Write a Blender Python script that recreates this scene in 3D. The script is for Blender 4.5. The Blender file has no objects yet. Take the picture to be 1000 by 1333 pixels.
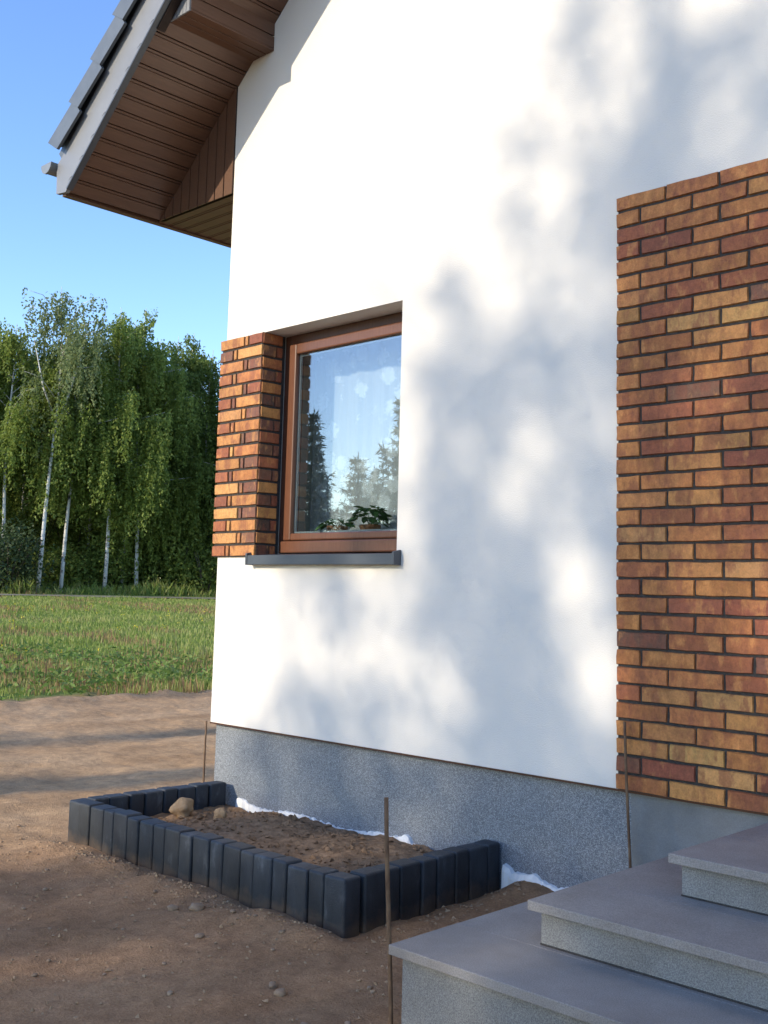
import bpy, bmesh, math, random
import numpy as np
from mathutils import Matrix, Vector
random.seed(7); rng = np.random.default_rng(11)
sc = bpy.context.scene
COL = sc.collection

# ------------------------------------------------------------------ camera
cam_d = bpy.data.cameras.new('camera'); cam = bpy.data.objects.new('camera', cam_d); COL.objects.link(cam)
rt = Vector((0.72753202, 0.68569788, 0.02270634)); up = Vector((0.06325455, -0.09999526, 0.99297523)); fw = Vector((-0.68315154, 0.72098499, 0.11612327))
CAM = Vector((5.7531, -4.2562, 1.3497))
cam.matrix_world = Matrix(((rt.x, up.x, -fw.x, CAM.x), (rt.y, up.y, -fw.y, CAM.y), (rt.z, up.z, -fw.z, CAM.z), (0, 0, 0, 1)))
cam_d.sensor_fit = 'HORIZONTAL'; cam_d.sensor_width = 36.0; cam_d.lens = 36.0 * 1405.39 / 1000
cam_d.shift_x = -(536.245 - 500) / 1000; cam_d.shift_y = -(666.5 - 605.98) / 1000
cam_d.clip_start = 0.05; cam_d.clip_end = 5000
sc.camera = cam

# ------------------------------------------------------------------ light
SUN = Vector((-0.187, -0.660, 0.269)).normalized()          # towards the sun
SU, SV = 0.2833, 0.4076                                       # slope of the rays per metre of depth
elev = math.asin(SUN.z); az = math.atan2(SUN.x, SUN.y)
w = bpy.data.worlds.new('World'); sc.world = w; w.use_nodes = True
nt = w.node_tree; bg = nt.nodes['Background']
sky = nt.nodes.new('ShaderNodeTexSky'); sky.sky_type = 'NISHITA'; sky.sun_disc = False
sky.sun_elevation = elev; sky.sun_rotation = az
sky.air_density = 1.0; sky.dust_density = 0.25; sky.ozone_density = 2.4; sky.altitude = 150
hs = nt.nodes.new('ShaderNodeHueSaturation'); hs.inputs['Saturation'].default_value = 1.14; hs.inputs['Hue'].default_value = 0.511; nt.links.new(sky.outputs[0], hs.inputs['Color']); nt.links.new(hs.outputs[0], bg.inputs[0]); bg.inputs[1].default_value = 0.15
sd = bpy.data.lights.new('sun', 'SUN'); sd.energy = 2.05; sd.angle = math.radians(0.6); sd.color = (1.0, 0.88, 0.69)
so = bpy.data.objects.new('sun', sd); COL.objects.link(so); so.rotation_euler = SUN.to_track_quat('Z', 'Y').to_euler(); so.location = (-8, -25, 16)
sc.view_settings.view_transform = 'Standard'; sc.view_settings.look = 'None'; sc.view_settings.gamma = 1; sc.view_settings.use_curve_mapping = False
sc.view_settings.exposure = 1.3

# ------------------------------------------------------------------ materials
def new_mat(name):
    m = bpy.data.materials.new(name); m.use_nodes = True
    return m, m.node_tree, m.node_tree.nodes['Principled BSDF']
def N(nt, t, **kw):
    n = nt.nodes.new(t)
    for k, v in kw.items():
        if k.startswith('i_'): n.inputs[k[2:].replace('_', ' ')].default_value = v
        else: setattr(n, k, v)
    return n
def ramp(nt, stops, src, interp='LINEAR'):
    r = nt.nodes.new('ShaderNodeValToRGB'); r.color_ramp.interpolation = interp
    e = r.color_ramp.elements
    while len(e) < len(stops): e.new(0.5)
    for a, (p, c) in zip(e, stops): a.position = p; a.color = (*c, 1) if len(c) == 3 else c
    nt.links.new(src, r.inputs[0]); return r
def mixc(nt, fac, a, b, mode='MIX'):
    m = nt.nodes.new('ShaderNodeMix'); m.data_type = 'RGBA'; m.blend_type = mode
    for i, v in ((0, fac), (6, a), (7, b)):
        if hasattr(v, 'links'): nt.links.new(v, m.inputs[i])
        elif i == 0: m.inputs[0].default_value = v
        else: m.inputs[i].default_value = (*v, 1)
    return m.outputs[2]
def bump(nt, bs, h, strength=0.3, dist=0.01):
    b = nt.nodes.new('ShaderNodeBump'); b.inputs['Strength'].default_value = strength; b.inputs['Distance'].default_value = dist
    nt.links.new(h, b.inputs['Height']); nt.links.new(b.outputs[0], bs.inputs['Normal'])
def pos(nt): return nt.nodes.new('ShaderNodeNewGeometry').outputs['Position']
def tc(nt): return nt.nodes.new('ShaderNodeTexCoord').outputs['Object']
def noise(nt, vec, scale, detail=4, rough=0.55, stretch=None):
    if stretch:
        mp = nt.nodes.new('ShaderNodeMapping'); mp.inputs['Scale'].default_value = stretch; nt.links.new(vec, mp.inputs[0]); vec = mp.outputs[0]
    n = nt.nodes.new('ShaderNodeTexNoise'); n.inputs['Scale'].default_value = scale; n.inputs['Detail'].default_value = detail; n.inputs['Roughness'].default_value = rough
    nt.links.new(vec, n.inputs['Vector']); return n.outputs['Fac']
def voro(nt, vec, scale, out='Color'):
    n = nt.nodes.new('ShaderNodeTexVoronoi'); n.inputs['Scale'].default_value = scale; nt.links.new(vec, n.inputs['Vector']); return n.outputs[out]
def lnk(nt, a, b): nt.links.new(a, b)

def mk_simple(name, c1, c2, scale, rough=0.7, bs=0.3, bd=0.004, detail=5, stretch=None, bscale=None, spec=0.3):
    m, t, b = new_mat(name); p = pos(t)
    n = noise(t, p, scale, detail, 0.6, stretch)
    lnk(t, ramp(t, [(0.3, c1), (0.7, c2)], n).outputs[0], b.inputs['Base Color'])
    b.inputs['Roughness'].default_value = rough; b.inputs['Specular IOR Level'].default_value = spec
    if bs: bump(t, b, noise(t, p, bscale or scale * 3, 4, 0.6, stretch), bs, bd)
    return m

def m_stucco():
    m, t, b = new_mat('stucco'); p = pos(t)
    n1 = noise(t, p, 1.1, 4); n2 = noise(t, p, 420, 2, 0.6)
    c = mixc(t, n1, (0.725, 0.68, 0.615), (0.765, 0.72, 0.655))
    st = noise(t, p, 2.0, 5, 0.6, (5, 5, 0.7))
    c = mixc(t, ramp(t, [(0.6, (0, 0, 0)), (0.85, (0.35, 0.35, 0.35))], st).outputs[0], c, (0.66, 0.62, 0.565))
    lnk(t, c, b.inputs['Base Color']); b.inputs['Roughness'].default_value = 0.92; b.inputs['Specular IOR Level'].default_value = 0.15
    ad = N(t, 'ShaderNodeMath', operation='MULTIPLY_ADD'); lnk(t, noise(t, p, 150, 3, 0.6), ad.inputs[0]); ad.inputs[1].default_value = 1.5; lnk(t, n2, ad.inputs[2])
    bump(t, b, ad.outputs[0], 0.5, 0.004)
    return m
def m_mosaic():
    m, t, b = new_mat('mosaic_plaster'); p = pos(t)
    v = voro(t, p, 290); sep = t.nodes.new('ShaderNodeSeparateColor'); lnk(t, v, sep.inputs[0])
    r = ramp(t, [(0.0, (0.06, 0.066, 0.078)), (0.25, (0.13, 0.145, 0.165)), (0.55, (0.22, 0.24, 0.265)), (0.82, (0.36, 0.38, 0.395)), (1.0, (0.5, 0.5, 0.5))], sep.outputs[0], 'CONSTANT')
    n = noise(t, p, 2.5, 4)
    c = mixc(t, 0.35, r.outputs[0], ramp(t, [(0.3, (0.16, 0.17, 0.185)), (0.7, (0.23, 0.245, 0.26))], n).outputs[0])
    lnk(t, c, b.inputs['Base Color']); b.inputs['Roughness'].default_value = 0.45
    bump(t, b, voro(t, p, 290, 'Distance'), 0.5, 0.003)
    return m
def m_brick():
    m, t, b = new_mat('clinker_brick'); o = tc(t)
    oi = t.nodes.new('ShaderNodeObjectInfo')
    add = N(t, 'ShaderNodeVectorMath', operation='ADD'); lnk(t, o, add.inputs[0])
    sc_ = N(t, 'ShaderNodeVectorMath', operation='SCALE'); sc_.inputs[0].default_value = (37, 61, 23); lnk(t, oi.outputs['Random'], sc_.inputs['Scale']); lnk(t, sc_.outputs[0], add.inputs[1])
    v = add.outputs[0]
    fl = noise(t, v, 9, 4, 0.65, (1.6, 1, 0.7)); fine = noise(t, v, 120, 4, 0.7); mid = noise(t, v, 34, 6, 0.75, (1.0, 1, 0.8))
    c = mixc(t, ramp(t, [(0.50, (0, 0, 0)), (0.60, (0.62, 0.62, 0.62))], fl).outputs[0], oi.outputs['Color'], (0.25, 0.082, 0.042))
    c = mixc(t, ramp(t, [(0.36, (0.55, 0.55, 0.55)), (0.46, (0, 0, 0))], fl).outputs[0], c, (0.60, 0.27, 0.085))
    c = mixc(t, 0.55, c, ramp(t, [(0.3, (0.42, 0.40, 0.40)), (0.7, (1.35, 1.32, 1.25))], mid).outputs[0], 'MULTIPLY')
    c = mixc(t, 0.4, c, ramp(t, [(0.3, (0.55, 0.5, 0.5)), (0.7, (1.2, 1.2, 1.2))], fine).outputs[0], 'MULTIPLY')
    lnk(t, c, b.inputs['Base Color']); b.inputs['Roughness'].default_value = 0.62; b.inputs['Specular IOR Level'].default_value = 0.3
    bump(t, b, mid, 0.8, 0.006)
    return m
def m_granite(name, a, bcol, sc1=160):
    m, t, b = new_mat(name); p = pos(t)
    f0 = noise(t, p, sc1, 3, 0.8); f = ramp(t, [(0.38, (0, 0, 0)), (0.62, (1, 1, 1))], f0).outputs[0]; l = noise(t, p, 4.0, 7, 0.68)
    c = mixc(t, f, a, bcol)
    c = mixc(t, 0.55, c, ramp(t, [(0.3, (0.66, 0.60, 0.54)), (0.7, (1.2, 1.19, 1.17))], l).outputs[0], 'MULTIPLY')
    lnk(t, c, b.inputs['Base Color']); b.inputs['Roughness'].default_value = 0.6; b.inputs['Specular IOR Level'].default_value = 0.35
    bump(t, b, f, 0.25, 0.003)
    return m
def m_palisade():
    m, t, b = new_mat('anthracite_concrete'); p = pos(t)
    n = noise(t, p, 11, 7, 0.72, (1, 1, 0.45)); f = noise(t, p, 160, 4, 0.7)
    oi = t.nodes.new('ShaderNodeObjectInfo')
    c = ramp(t, [(0.3, (0.012, 0.0145, 0.019)), (0.58, (0.026, 0.031, 0.038)), (0.78, (0.10, 0.11, 0.12))], n).outputs[0]
    rr = ramp(t, [(0, (0.75, 0.75, 0.75)), (1, (1.25, 1.25, 1.25))], oi.outputs['Random']).outputs[0]
    c = mixc(t, 1.0, c, rr, 'MULTIPLY')
    zz = t.nodes.new('ShaderNodeSeparateXYZ'); lnk(t, p, zz.inputs[0]); za = N(t, 'ShaderNodeMath', operation='MULTIPLY_ADD'); lnk(t, noise(t, p, 9, 6, 0.7), za.inputs[0]); za.inputs[1].default_value = -0.22; lnk(t, zz.outputs[2], za.inputs[2])
    zm = N(t, 'ShaderNodeMapRange'); lnk(t, za.outputs[0], zm.inputs[0]); zm.inputs[1].default_value = -0.12; zm.inputs[2].default_value = -0.21; zm.inputs[4].default_value = 0.75
    c = mixc(t, zm.outputs[0], c, (0.15, 0.10, 0.062))
    lnk(t, c, b.inputs['Base Color']); b.inputs['Roughness'].default_value = 0.6; bump(t, b, f, 0.6, 0.004)
    return m
def m_ground():
    m, t, b = new_mat('yard_ground'); p = pos(t)
    s = t.nodes.new('ShaderNodeSeparateXYZ'); lnk(t, p, s.inputs[0])
    n1 = noise(t, p, 0.9, 6, 0.62); n2 = noise(t, p, 14, 6, 0.7); n3 = noise(t, p, 90, 4, 0.7); tr = noise(t, p, 1.0, 5, 0.6, (1.6, 0.12, 1))
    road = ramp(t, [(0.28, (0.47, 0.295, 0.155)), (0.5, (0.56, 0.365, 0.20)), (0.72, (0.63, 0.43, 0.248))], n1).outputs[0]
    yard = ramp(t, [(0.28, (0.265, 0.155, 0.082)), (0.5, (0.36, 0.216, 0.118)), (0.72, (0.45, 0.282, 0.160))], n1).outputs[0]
    # sunlit track coloured lighter, shaded yard darker: light-and-shade contrast put into the colour
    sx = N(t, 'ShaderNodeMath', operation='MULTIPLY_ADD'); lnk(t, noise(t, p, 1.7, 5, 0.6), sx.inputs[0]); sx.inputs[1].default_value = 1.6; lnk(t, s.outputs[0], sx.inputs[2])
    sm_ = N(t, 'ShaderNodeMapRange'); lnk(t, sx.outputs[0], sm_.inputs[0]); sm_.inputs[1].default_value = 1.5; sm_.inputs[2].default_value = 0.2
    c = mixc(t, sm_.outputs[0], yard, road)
    c = mixc(t, 0.45, c, ramp(t, [(0.35, (0.62, 0.58, 0.55)), (0.65, (1.22, 1.2, 1.18))], tr).outputs[0], 'MULTIPLY')
    c = mixc(t, 0.6, c, ramp(t, [(0.3, (0.55, 0.52, 0.5)), (0.7, (1.3, 1.3, 1.3))], n2).outputs[0], 'MULTIPLY')
    c = mixc(t, 0.5, c, ramp(t, [(0.3, (0.55, 0.52, 0.5)), (0.7, (1.3, 1.3, 1.3))], n3).outputs[0], 'MULTIPLY')
    # meadow soil and moss beyond the edge of the dirt
    gx = N(t, 'ShaderNodeMath', operation='MULTIPLY_ADD'); lnk(t, n1, gx.inputs[0]); gx.inputs[1].default_value = 1.2; lnk(t, s.outputs[0], gx.inputs[2])
    gm = N(t, 'ShaderNodeMapRange'); lnk(t, gx.outputs[0], gm.inputs[0]); gm.inputs[1].default_value = -6.2; gm.inputs[2].default_value = -6.9
    g1 = noise(t, p, 0.35, 6, 0.7); g2 = noise(t, p, 3.5, 6, 0.75)
    gc = ramp(t, [(0.3, (0.11, 0.17, 0.035)), (0.5, (0.16, 0.21, 0.05)), (0.62, (0.17, 0.15, 0.055)), (0.75, (0.20, 0.12, 0.06))], g1).outputs[0]
    gc = mixc(t, 0.6, gc, ramp(t, [(0.3, (0.5, 0.5, 0.5)), (0.7, (1.3, 1.3, 1.3))], g2).outputs[0], 'MULTIPLY')
    c = mixc(t, gm.outputs[0], c, gc)
    lnk(t, c, b.inputs['Base Color']); b.inputs['Roughness'].default_value = 0.95; b.inputs['Specular IOR Level'].default_value = 0.1
    ad = N(t, 'ShaderNodeMath', operation='ADD'); lnk(t, n2, ad.inputs[0]); lnk(t, n3, ad.inputs[1])
    bump(t, b, ad.outputs[0], 0.7, 0.02)
    return m
def m_leaf(name, cols, trans=0.35, nscale=0.4):
    m, t, b = new_mat(name); g = t.nodes.new('ShaderNodeNewGeometry')
    n = noise(t, g.outputs['Position'], nscale, 3)
    mx = N(t, 'ShaderNodeMath', operation='MULTIPLY_ADD'); lnk(t, g.outputs['Random Per Island'], mx.inputs[0]); mx.inputs[1].default_value = 0.55
    hf = N(t, 'ShaderNodeMath', operation='MULTIPLY'); lnk(t, n, hf.inputs[0]); hf.inputs[1].default_value = 0.55; lnk(t, hf.outputs[0], mx.inputs[2])
    k = len(cols); r = ramp(t, [(0.15 + 0.7 * i / (k - 1), c) for i, c in enumerate(cols)], mx.outputs[0])
    lnk(t, r.outputs[0], b.inputs['Base Color']); b.inputs['Roughness'].default_value = 0.55; b.inputs['Specular IOR Level'].default_value = 0.25
    tr = t.nodes.new('ShaderNodeBsdfTranslucent'); lnk(t, r.outputs[0], tr.inputs[0])
    ms = t.nodes.new('ShaderNodeMixShader'); ms.inputs[0].default_value = trans
    lnk(t, b.outputs[0], ms.inputs[1]); lnk(t, tr.outputs[0], ms.inputs[2]); lnk(t, ms.outputs[0], t.nodes['Material Output'].inputs[0])
    return m
def m_birch():
    m, t, b = new_mat('birch_bark'); p = pos(t)
    n = noise(t, p, 2.2, 5, 0.75, (1, 1, 1.6))
    lnk(t, ramp(t, [(0.36, (0.03, 0.027, 0.024)), (0.47, (0.55, 0.53, 0.49)), (0.8, (0.70, 0.68, 0.63))], n).outputs[0], b.inputs['Base Color']); b.inputs['Roughness'].default_value = 0.8
    return m
def m_glass():
    m, t, b = new_mat('window_glass'); t.nodes.remove(b)
    gl = t.nodes.new('ShaderNodeBsdfGlossy'); gl.inputs['Roughness'].default_value = 0.0; gl.inputs[0].default_value = (0.92, 0.95, 1, 1)
    tp = t.nodes.new('ShaderNodeBsdfTransparent'); tp.inputs[0].default_value = (0.86, 0.90, 0.90, 1)
    lw = t.nodes.new('ShaderNodeLayerWeight'); fr = N(t, 'ShaderNodeMath', operation='POWER'); lnk(t, lw.outputs['Facing'], fr.inputs[0]); fr.inputs[1].default_value = 4
    ma = N(t, 'ShaderNodeMath', operation='MULTIPLY_ADD', use_clamp=True); lnk(t, fr.outputs[0], ma.inputs[0]); ma.inputs[1].default_value = 0.8; ma.inputs[2].default_value = 0.14
    ms = t.nodes.new('ShaderNodeMixShader'); lnk(t, ma.outputs[0], ms.inputs[0]); lnk(t, tp.outputs[0], ms.inputs[1]); lnk(t, gl.outputs[0], ms.inputs[2])
    lnk(t, ms.outputs[0], t.nodes['Material Output'].inputs[0])
    return m
def m_lace():
    m, t, b = new_mat('lace_net'); o = tc(t)
    v = voro(t, o, 6.5, 'Distance'); n = noise(t, o, 34, 4, 0.7)
    ad = N(t, 'ShaderNodeMath', operation='MULTIPLY_ADD'); lnk(t, n, ad.inputs[0]); ad.inputs[1].default_value = 0.75; lnk(t, v, ad.inputs[2])
    f = ramp(t, [(0.66, (0.80, 0.80, 0.80)), (0.80, (0.52, 0.52, 0.52))], ad.outputs[0]).outputs[0]
    b.inputs['Base Color'].default_value = (0.75, 0.76, 0.76, 1); b.inputs['Roughness'].default_value = 0.9
    tp = t.nodes.new('ShaderNodeBsdfTransparent'); ms = t.nodes.new('ShaderNodeMixShader')
    lnk(t, f, ms.inputs[0]); lnk(t, tp.outputs[0], ms.inputs[1]); lnk(t, b.outputs[0], ms.inputs[2]); lnk(t, ms.outputs[0], t.nodes['Material Output'].inputs[0])
    return m
def m_wood(name, c1, c2, rough, stretch, scale=30):
    return mk_simple(name, c1, c2, scale, rough, 0.12, 0.002, 5, stretch, spec=0.4)

M = dict(
    stucco=m_stucco(), mosaic=m_mosaic(), brick=m_brick(),
    mortar=mk_simple('dark_mortar', (0.028, 0.026, 0.026), (0.06, 0.055, 0.05), 60, 0.95, 0.5, 0.003),
    concrete=m_granite('smooth_concrete', (0.16, 0.17, 0.175), (0.21, 0.22, 0.225), 260),
    tread=m_granite('granite_tread', (0.21, 0.19, 0.172), (0.33, 0.30, 0.275), 230),
    riser=m_granite('granite_riser', (0.13, 0.131, 0.128), (0.29, 0.288, 0.276), 210),
    palisade=m_palisade(), ground=m_ground(),
    soil=mk_simple('loose_soil', (0.14, 0.085, 0.048), (0.31, 0.20, 0.118), 22, 0.95, 0.9, 0.012, 6, None, 60, 0.1),
    crumb=mk_simple('dry_earth', (0.26, 0.165, 0.095), (0.40, 0.275, 0.165), 22, 0.95, 0.7, 0.01, 6, None, 60, 0.1),
    clod=mk_simple('dry_clod', (0.27, 0.17, 0.09), (0.38, 0.26, 0.15), 25, 0.95, 0.9, 0.01, 6, None, 60, 0.1),
    stone=mk_simple('pale_stone', (0.20, 0.130, 0.078), (0.34, 0.235, 0.15), 30, 0.85, 0.4, 0.003),
    foam=mk_simple('white_foam', (0.68, 0.67, 0.64), (0.80, 0.80, 0.78), 12, 0.9, 0.6, 0.006, 5, None, 45),
    plank=m_wood('soffit_plank', (0.098, 0.049, 0.029), (0.138, 0.070, 0.042), 0.36, (8, 0.5, 8), 10),
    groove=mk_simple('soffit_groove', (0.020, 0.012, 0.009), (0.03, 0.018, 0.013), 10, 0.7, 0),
    frame=m_wood('window_wood_dark', (0.055, 0.021, 0.013), (0.085, 0.033, 0.019), 0.38, (12, 12, 0.7), 10),
    sash=m_wood('window_wood', (0.105, 0.040, 0.020), (0.155, 0.060, 0.030), 0.34, (12, 12, 0.7), 10),
    gasket=mk_simple('grey_spacer', (0.25, 0.28, 0.30), (0.32, 0.35, 0.37), 10, 0.4, 0),
    sill=mk_simple('anthracite_sheet', (0.045, 0.055, 0.068), (0.058, 0.068, 0.082), 5, 0.42, 0, spec=0.5),
    barge=mk_simple('grey_sheet', (0.18, 0.184, 0.194), (0.215, 0.22, 0.23), 3, 0.42, 0.05, 0.004, spec=0.5),
    tile=mk_simple('graphite_tile', (0.078, 0.092, 0.104), (0.11, 0.126, 0.14), 9, 0.4, 0.1, 0.003, spec=0.5),
    gutter=mk_simple('gutter_sheet', (0.16, 0.175, 0.18), (0.20, 0.215, 0.22), 4, 0.35, 0, spec=0.5),
    rust=mk_simple('rusty_steel', (0.085, 0.045, 0.026), (0.20, 0.125, 0.07), 40, 0.8, 0.5, 0.002, 4, (1, 1, 0.4)),
    room=mk_simple('room_plaster', (0.40, 0.37, 0.32), (0.46, 0.43, 0.37), 2, 0.9, 0),
    lace=m_lace(), glass=m_glass(), birch=m_birch(),
    bark=mk_simple('grey_bark', (0.045, 0.034, 0.026), (0.10, 0.08, 0.062), 7, 0.9, 0.7, 0.03, 5, (1, 1, 0.3)),
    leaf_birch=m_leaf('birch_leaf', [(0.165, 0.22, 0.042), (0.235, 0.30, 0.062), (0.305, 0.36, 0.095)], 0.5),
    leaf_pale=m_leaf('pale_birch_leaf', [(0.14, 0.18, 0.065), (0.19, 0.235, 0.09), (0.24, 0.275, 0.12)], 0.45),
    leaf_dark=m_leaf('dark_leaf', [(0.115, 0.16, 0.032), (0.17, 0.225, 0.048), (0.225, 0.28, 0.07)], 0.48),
    needle=m_leaf('spruce_needle', [(0.032, 0.055, 0.022), (0.052, 0.082, 0.032), (0.08, 0.11, 0.045)], 0.25),
    houseplant=m_leaf('houseplant_leaf', [(0.02, 0.06, 0.015), (0.035, 0.09, 0.02)], 0.2, 20),
    grass=m_leaf('meadow_blade', [(0.15, 0.235, 0.040), (0.25, 0.315, 0.062), (0.42, 0.40, 0.15)], 0.4, 0.35),
    sorrel=m_leaf('sorrel_stalk', [(0.28, 0.15, 0.075), (0.38, 0.24, 0.12)], 0.3, 0.6),
    weed=m_leaf('weed_leaf', [(0.11, 0.185, 0.034), (0.16, 0.245, 0.05), (0.21, 0.27, 0.075)], 0.35, 1.5),
    flower=m_leaf('yellow_petal', [(0.6, 0.48, 0.03), (0.7, 0.58, 0.06)], 0.3),
    pot=mk_simple('clay_pot', (0.25, 0.11, 0.06), (0.32, 0.15, 0.08), 12, 0.8, 0.2, 0.002),
    farroad=mk_simple('far_gravel', (0.15, 0.14, 0.085), (0.27, 0.24, 0.18), 1.5, 0.95, 0),
)

# ------------------------------------------------------------------ helpers
def link(name, me, mat=None, parent=None):
    o = bpy.data.objects.new(name, me)
    if mat and me and not me.materials: me.materials.append(M[mat])
    COL.objects.link(o)
    if parent: o.parent = parent
    return o
def empty(name, loc=(0, 0, 0), parent=None):
    o = bpy.data.objects.new(name, None); o.empty_display_size = 0.1; o.location = loc; COL.objects.link(o)
    if parent: o.parent = parent
    return o
def tag(o, label=None, cat=None, group=None, kind=None):
    for k, v in (('label', label), ('category', cat), ('group', group), ('kind', kind)):
        if v: o[k] = v
    return o
def mesh(name, V, F, smooth=False):
    me = bpy.data.meshes.new(name); me.from_pydata([tuple(v) for v in V], [], F); me.update()
    if smooth: me.polygons.foreach_set('use_smooth', [True] * len(me.polygons))
    return me
class MB:
    def __init__(s): s.V = []; s.F = []
    def box(s, x0, x1, y0, y1, z0, z1):
        b = len(s.V); s.V += [(x, y, z) for z in (z0, z1) for y in (y0, y1) for x in (x0, x1)]
        s.F += [tuple(b + i for i in f) for f in ((0, 2, 3, 1), (4, 5, 7, 6), (0, 1, 5, 4), (2, 6, 7, 3), (0, 4, 6, 2), (1, 3, 7, 5))]
        return s
    def prism(s, poly, axis, a0, a1):
        """poly: 2-D outline in the two other axes, extruded along axis"""
        b = len(s.V); n = len(poly)
        for a in (a0, a1):
            for p, q in poly: s.V.append({'x': (a, p, q), 'y': (p, a, q), 'z': (p, q, a)}[axis])
        s.F += [tuple(range(b, b + n)), tuple(range(b + 2 * n - 1, b + n - 1, -1))]
        s.F += [(b + i, b + n + i, b + n + (i + 1) % n, b + (i + 1) % n) for i in range(n)]
        return s
    def quad(s, *p):
        b = len(s.V); s.V += p; s.F.append(tuple(range(b, b + len(p)))); return s
    def tube(s, pts, rad, k=8):
        b = len(s.V); n = len(pts)
        for i, p in enumerate(pts):
            p = Vector(p); d = (Vector(pts[min(i + 1, n - 1)]) - Vector(pts[max(i - 1, 0)])).normalized()
            a = d.orthogonal().normalized(); c = d.cross(a)
            if i and a.dot(pa) < 0: pass
            if i:
                a = (pa - d * pa.dot(d)).normalized(); c = d.cross(a)
            pa = a
            r = rad[i] if hasattr(rad, '__len__') else rad
            for j in range(k):
                t = 2 * math.pi * j / k; s.V.append(tuple(p + a * (r * math.cos(t)) + c * (r * math.sin(t))))
        for i in range(n - 1):
            for j in range(k): s.F.append((b + i * k + j, b + i * k + (j + 1) % k, b + (i + 1) * k + (j + 1) % k, b + (i + 1) * k + j))
        s.F.append(tuple(b + j for j in range(k - 1, -1, -1))); s.F.append(tuple(b + (n - 1) * k + j for j in range(k)))
        return s
    def build(s, name, mat, parent=None, smooth=False, bevel=0):
        me = mesh(name, s.V, s.F, smooth)
        bm = bmesh.new(); bm.from_mesh(me); bmesh.ops.recalc_face_normals(bm, faces=bm.faces)
        if bevel: bmesh.ops.bevel(bm, geom=list(bm.edges), offset=bevel, segments=2, profile=0.5, affect='EDGES')
        bm.to_mesh(me); bm.free()
        return link(name, me, mat, parent)
def quads_mesh(name, Q):
    """Q: (n,4,3) array -> mesh of loose quads"""
    n = len(Q); me = bpy.data.meshes.new(name)
    me.vertices.add(n * 4); me.vertices.foreach_set('co', np.ascontiguousarray(Q, dtype=np.float32).ravel())
    me.loops.add(n * 4); me.loops.foreach_set('vertex_index', np.arange(n * 4, dtype=np.int32))
    me.polygons.add(n); me.polygons.foreach_set('loop_start', np.arange(0, n * 4, 4, dtype=np.int32)); me.polygons.foreach_set('loop_total', np.full(n, 4, dtype=np.int32))
    me.update(calc_edges=True); return me
def unit(a): return a / np.maximum(np.linalg.norm(a, axis=-1, keepdims=True), 1e-9)
def leaves(P, length, width, droop=0.5, r=rng):
    """leaf-shaped quads (kite) at points P, hanging by droop"""
    n = len(P); d = unit(r.normal(size=(n, 3)) * np.array([1, 1, 0.6]) + np.array([0, 0, -1.0]) * droop)
    s = unit(np.cross(d, r.normal(size=(n, 3))))
    L = (length * r.uniform(0.6, 1.35, n))[:, None]; W = (width * r.uniform(0.6, 1.3, n))[:, None]
    return np.stack([P, P + d * L * 0.45 + s * W * 0.5, P + d * L, P + d * L * 0.45 - s * W * 0.5], 1)
def vnoise(x, y, seed=0):
    x = np.asarray(x, float); y = np.asarray(y, float)
    xi = np.floor(x).astype(np.int64); yi = np.floor(y).astype(np.int64); fx = x - xi; fy = y - yi
    fx = fx * fx * (3 - 2 * fx); fy = fy * fy * (3 - 2 * fy)
    def h(a, b):
        k = (a * 374761393 + b * 668265263 + seed * 1442695041) & 0x7fffffff
        k = ((k ^ (k >> 13)) * 1274126177) & 0x7fffffff
        return ((k ^ (k >> 16)) & 0xffff) / 65535.0
    return (h(xi, yi) * (1 - fx) + h(xi + 1, yi) * fx) * (1 - fy) + (h(xi, yi + 1) * (1 - fx) + h(xi + 1, yi + 1) * fx) * fy
def fbm(x, y, oct=4, seed=0):
    t = 0; a = 0.5
    for i in range(oct): t = t + a * (vnoise(x * 2 ** i, y * 2 ** i, seed + i) - 0.5); a *= 0.55
    return t
def sstep(a, b, x): t = np.clip((x - a) / (b - a), 0, 1); return t * t * (3 - 2 * t)

# ------------------------------------------------------------------ ground
def gz(x, y):
    x = np.asarray(x, float); y = np.asarray(y, float)
    d = np.maximum(-x - 7.5, 0) + 0.25 * np.maximum(y - 12, 0)
    z = -0.09 + 0.84 * np.clip((d - 1) / 37.4, 0, 1) + 0.075 * np.clip(d - 40.5, 0, 14)
    near = 1 - sstep(6, 30, np.abs(x - 0) + np.abs(y) * 0.6)
    z = z + 0.030 * fbm(x * 1.3, y * 1.3, 4, 3) + near * (0.042 * fbm(x * 5, y * 5, 4, 9) + 0.022 * np.maximum(fbm(x * 17, y * 17, 3, 19), 0))
    road = sstep(-0.3, -1.2, x) * (1 - sstep(-6.4, -5.9, x) * 0 ) * sstep(-6.3, -5.9, x)
    z = z + road * 0.018 * np.sin(x * 4.2 + 0.6 * np.sin(y * 0.35))
    e = -6.45 + 0.35 * fbm(y * 0.9, y * 0 + 2.0, 3, 5)
    z = z + 0.05 * np.exp(-((x - e) / 0.30) ** 2) * (0.6 + 1.2 * vnoise(x * 3, y * 3, 21))
    # earth heaped against the flower bed and worn hollow in front of the steps
    z = z + 0.03 * np.exp(-((y + 1.12) / 0.12) ** 2) * sstep(-0.1, 0.2, x) * (1 - sstep(2.3, 2.6, x)) * (0.4 + 1.2 * vnoise(x * 7, y * 7, 4))
    z = z + 0.035 * np.exp(-((x - 2.55) / 0.16) ** 2) * sstep(-1.2, -0.8, y) * (1 - sstep(0, 0.3, y))
    z = z + 0.055 * np.exp(-((y - 0.03) / 0.20) ** 2) * sstep(2.36, 2.5, x) * (1 - sstep(3.0, 3.2, x)) * (0.8 + 0.4 * vnoise(x * 9, y * 9, 6))
    return z
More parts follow.
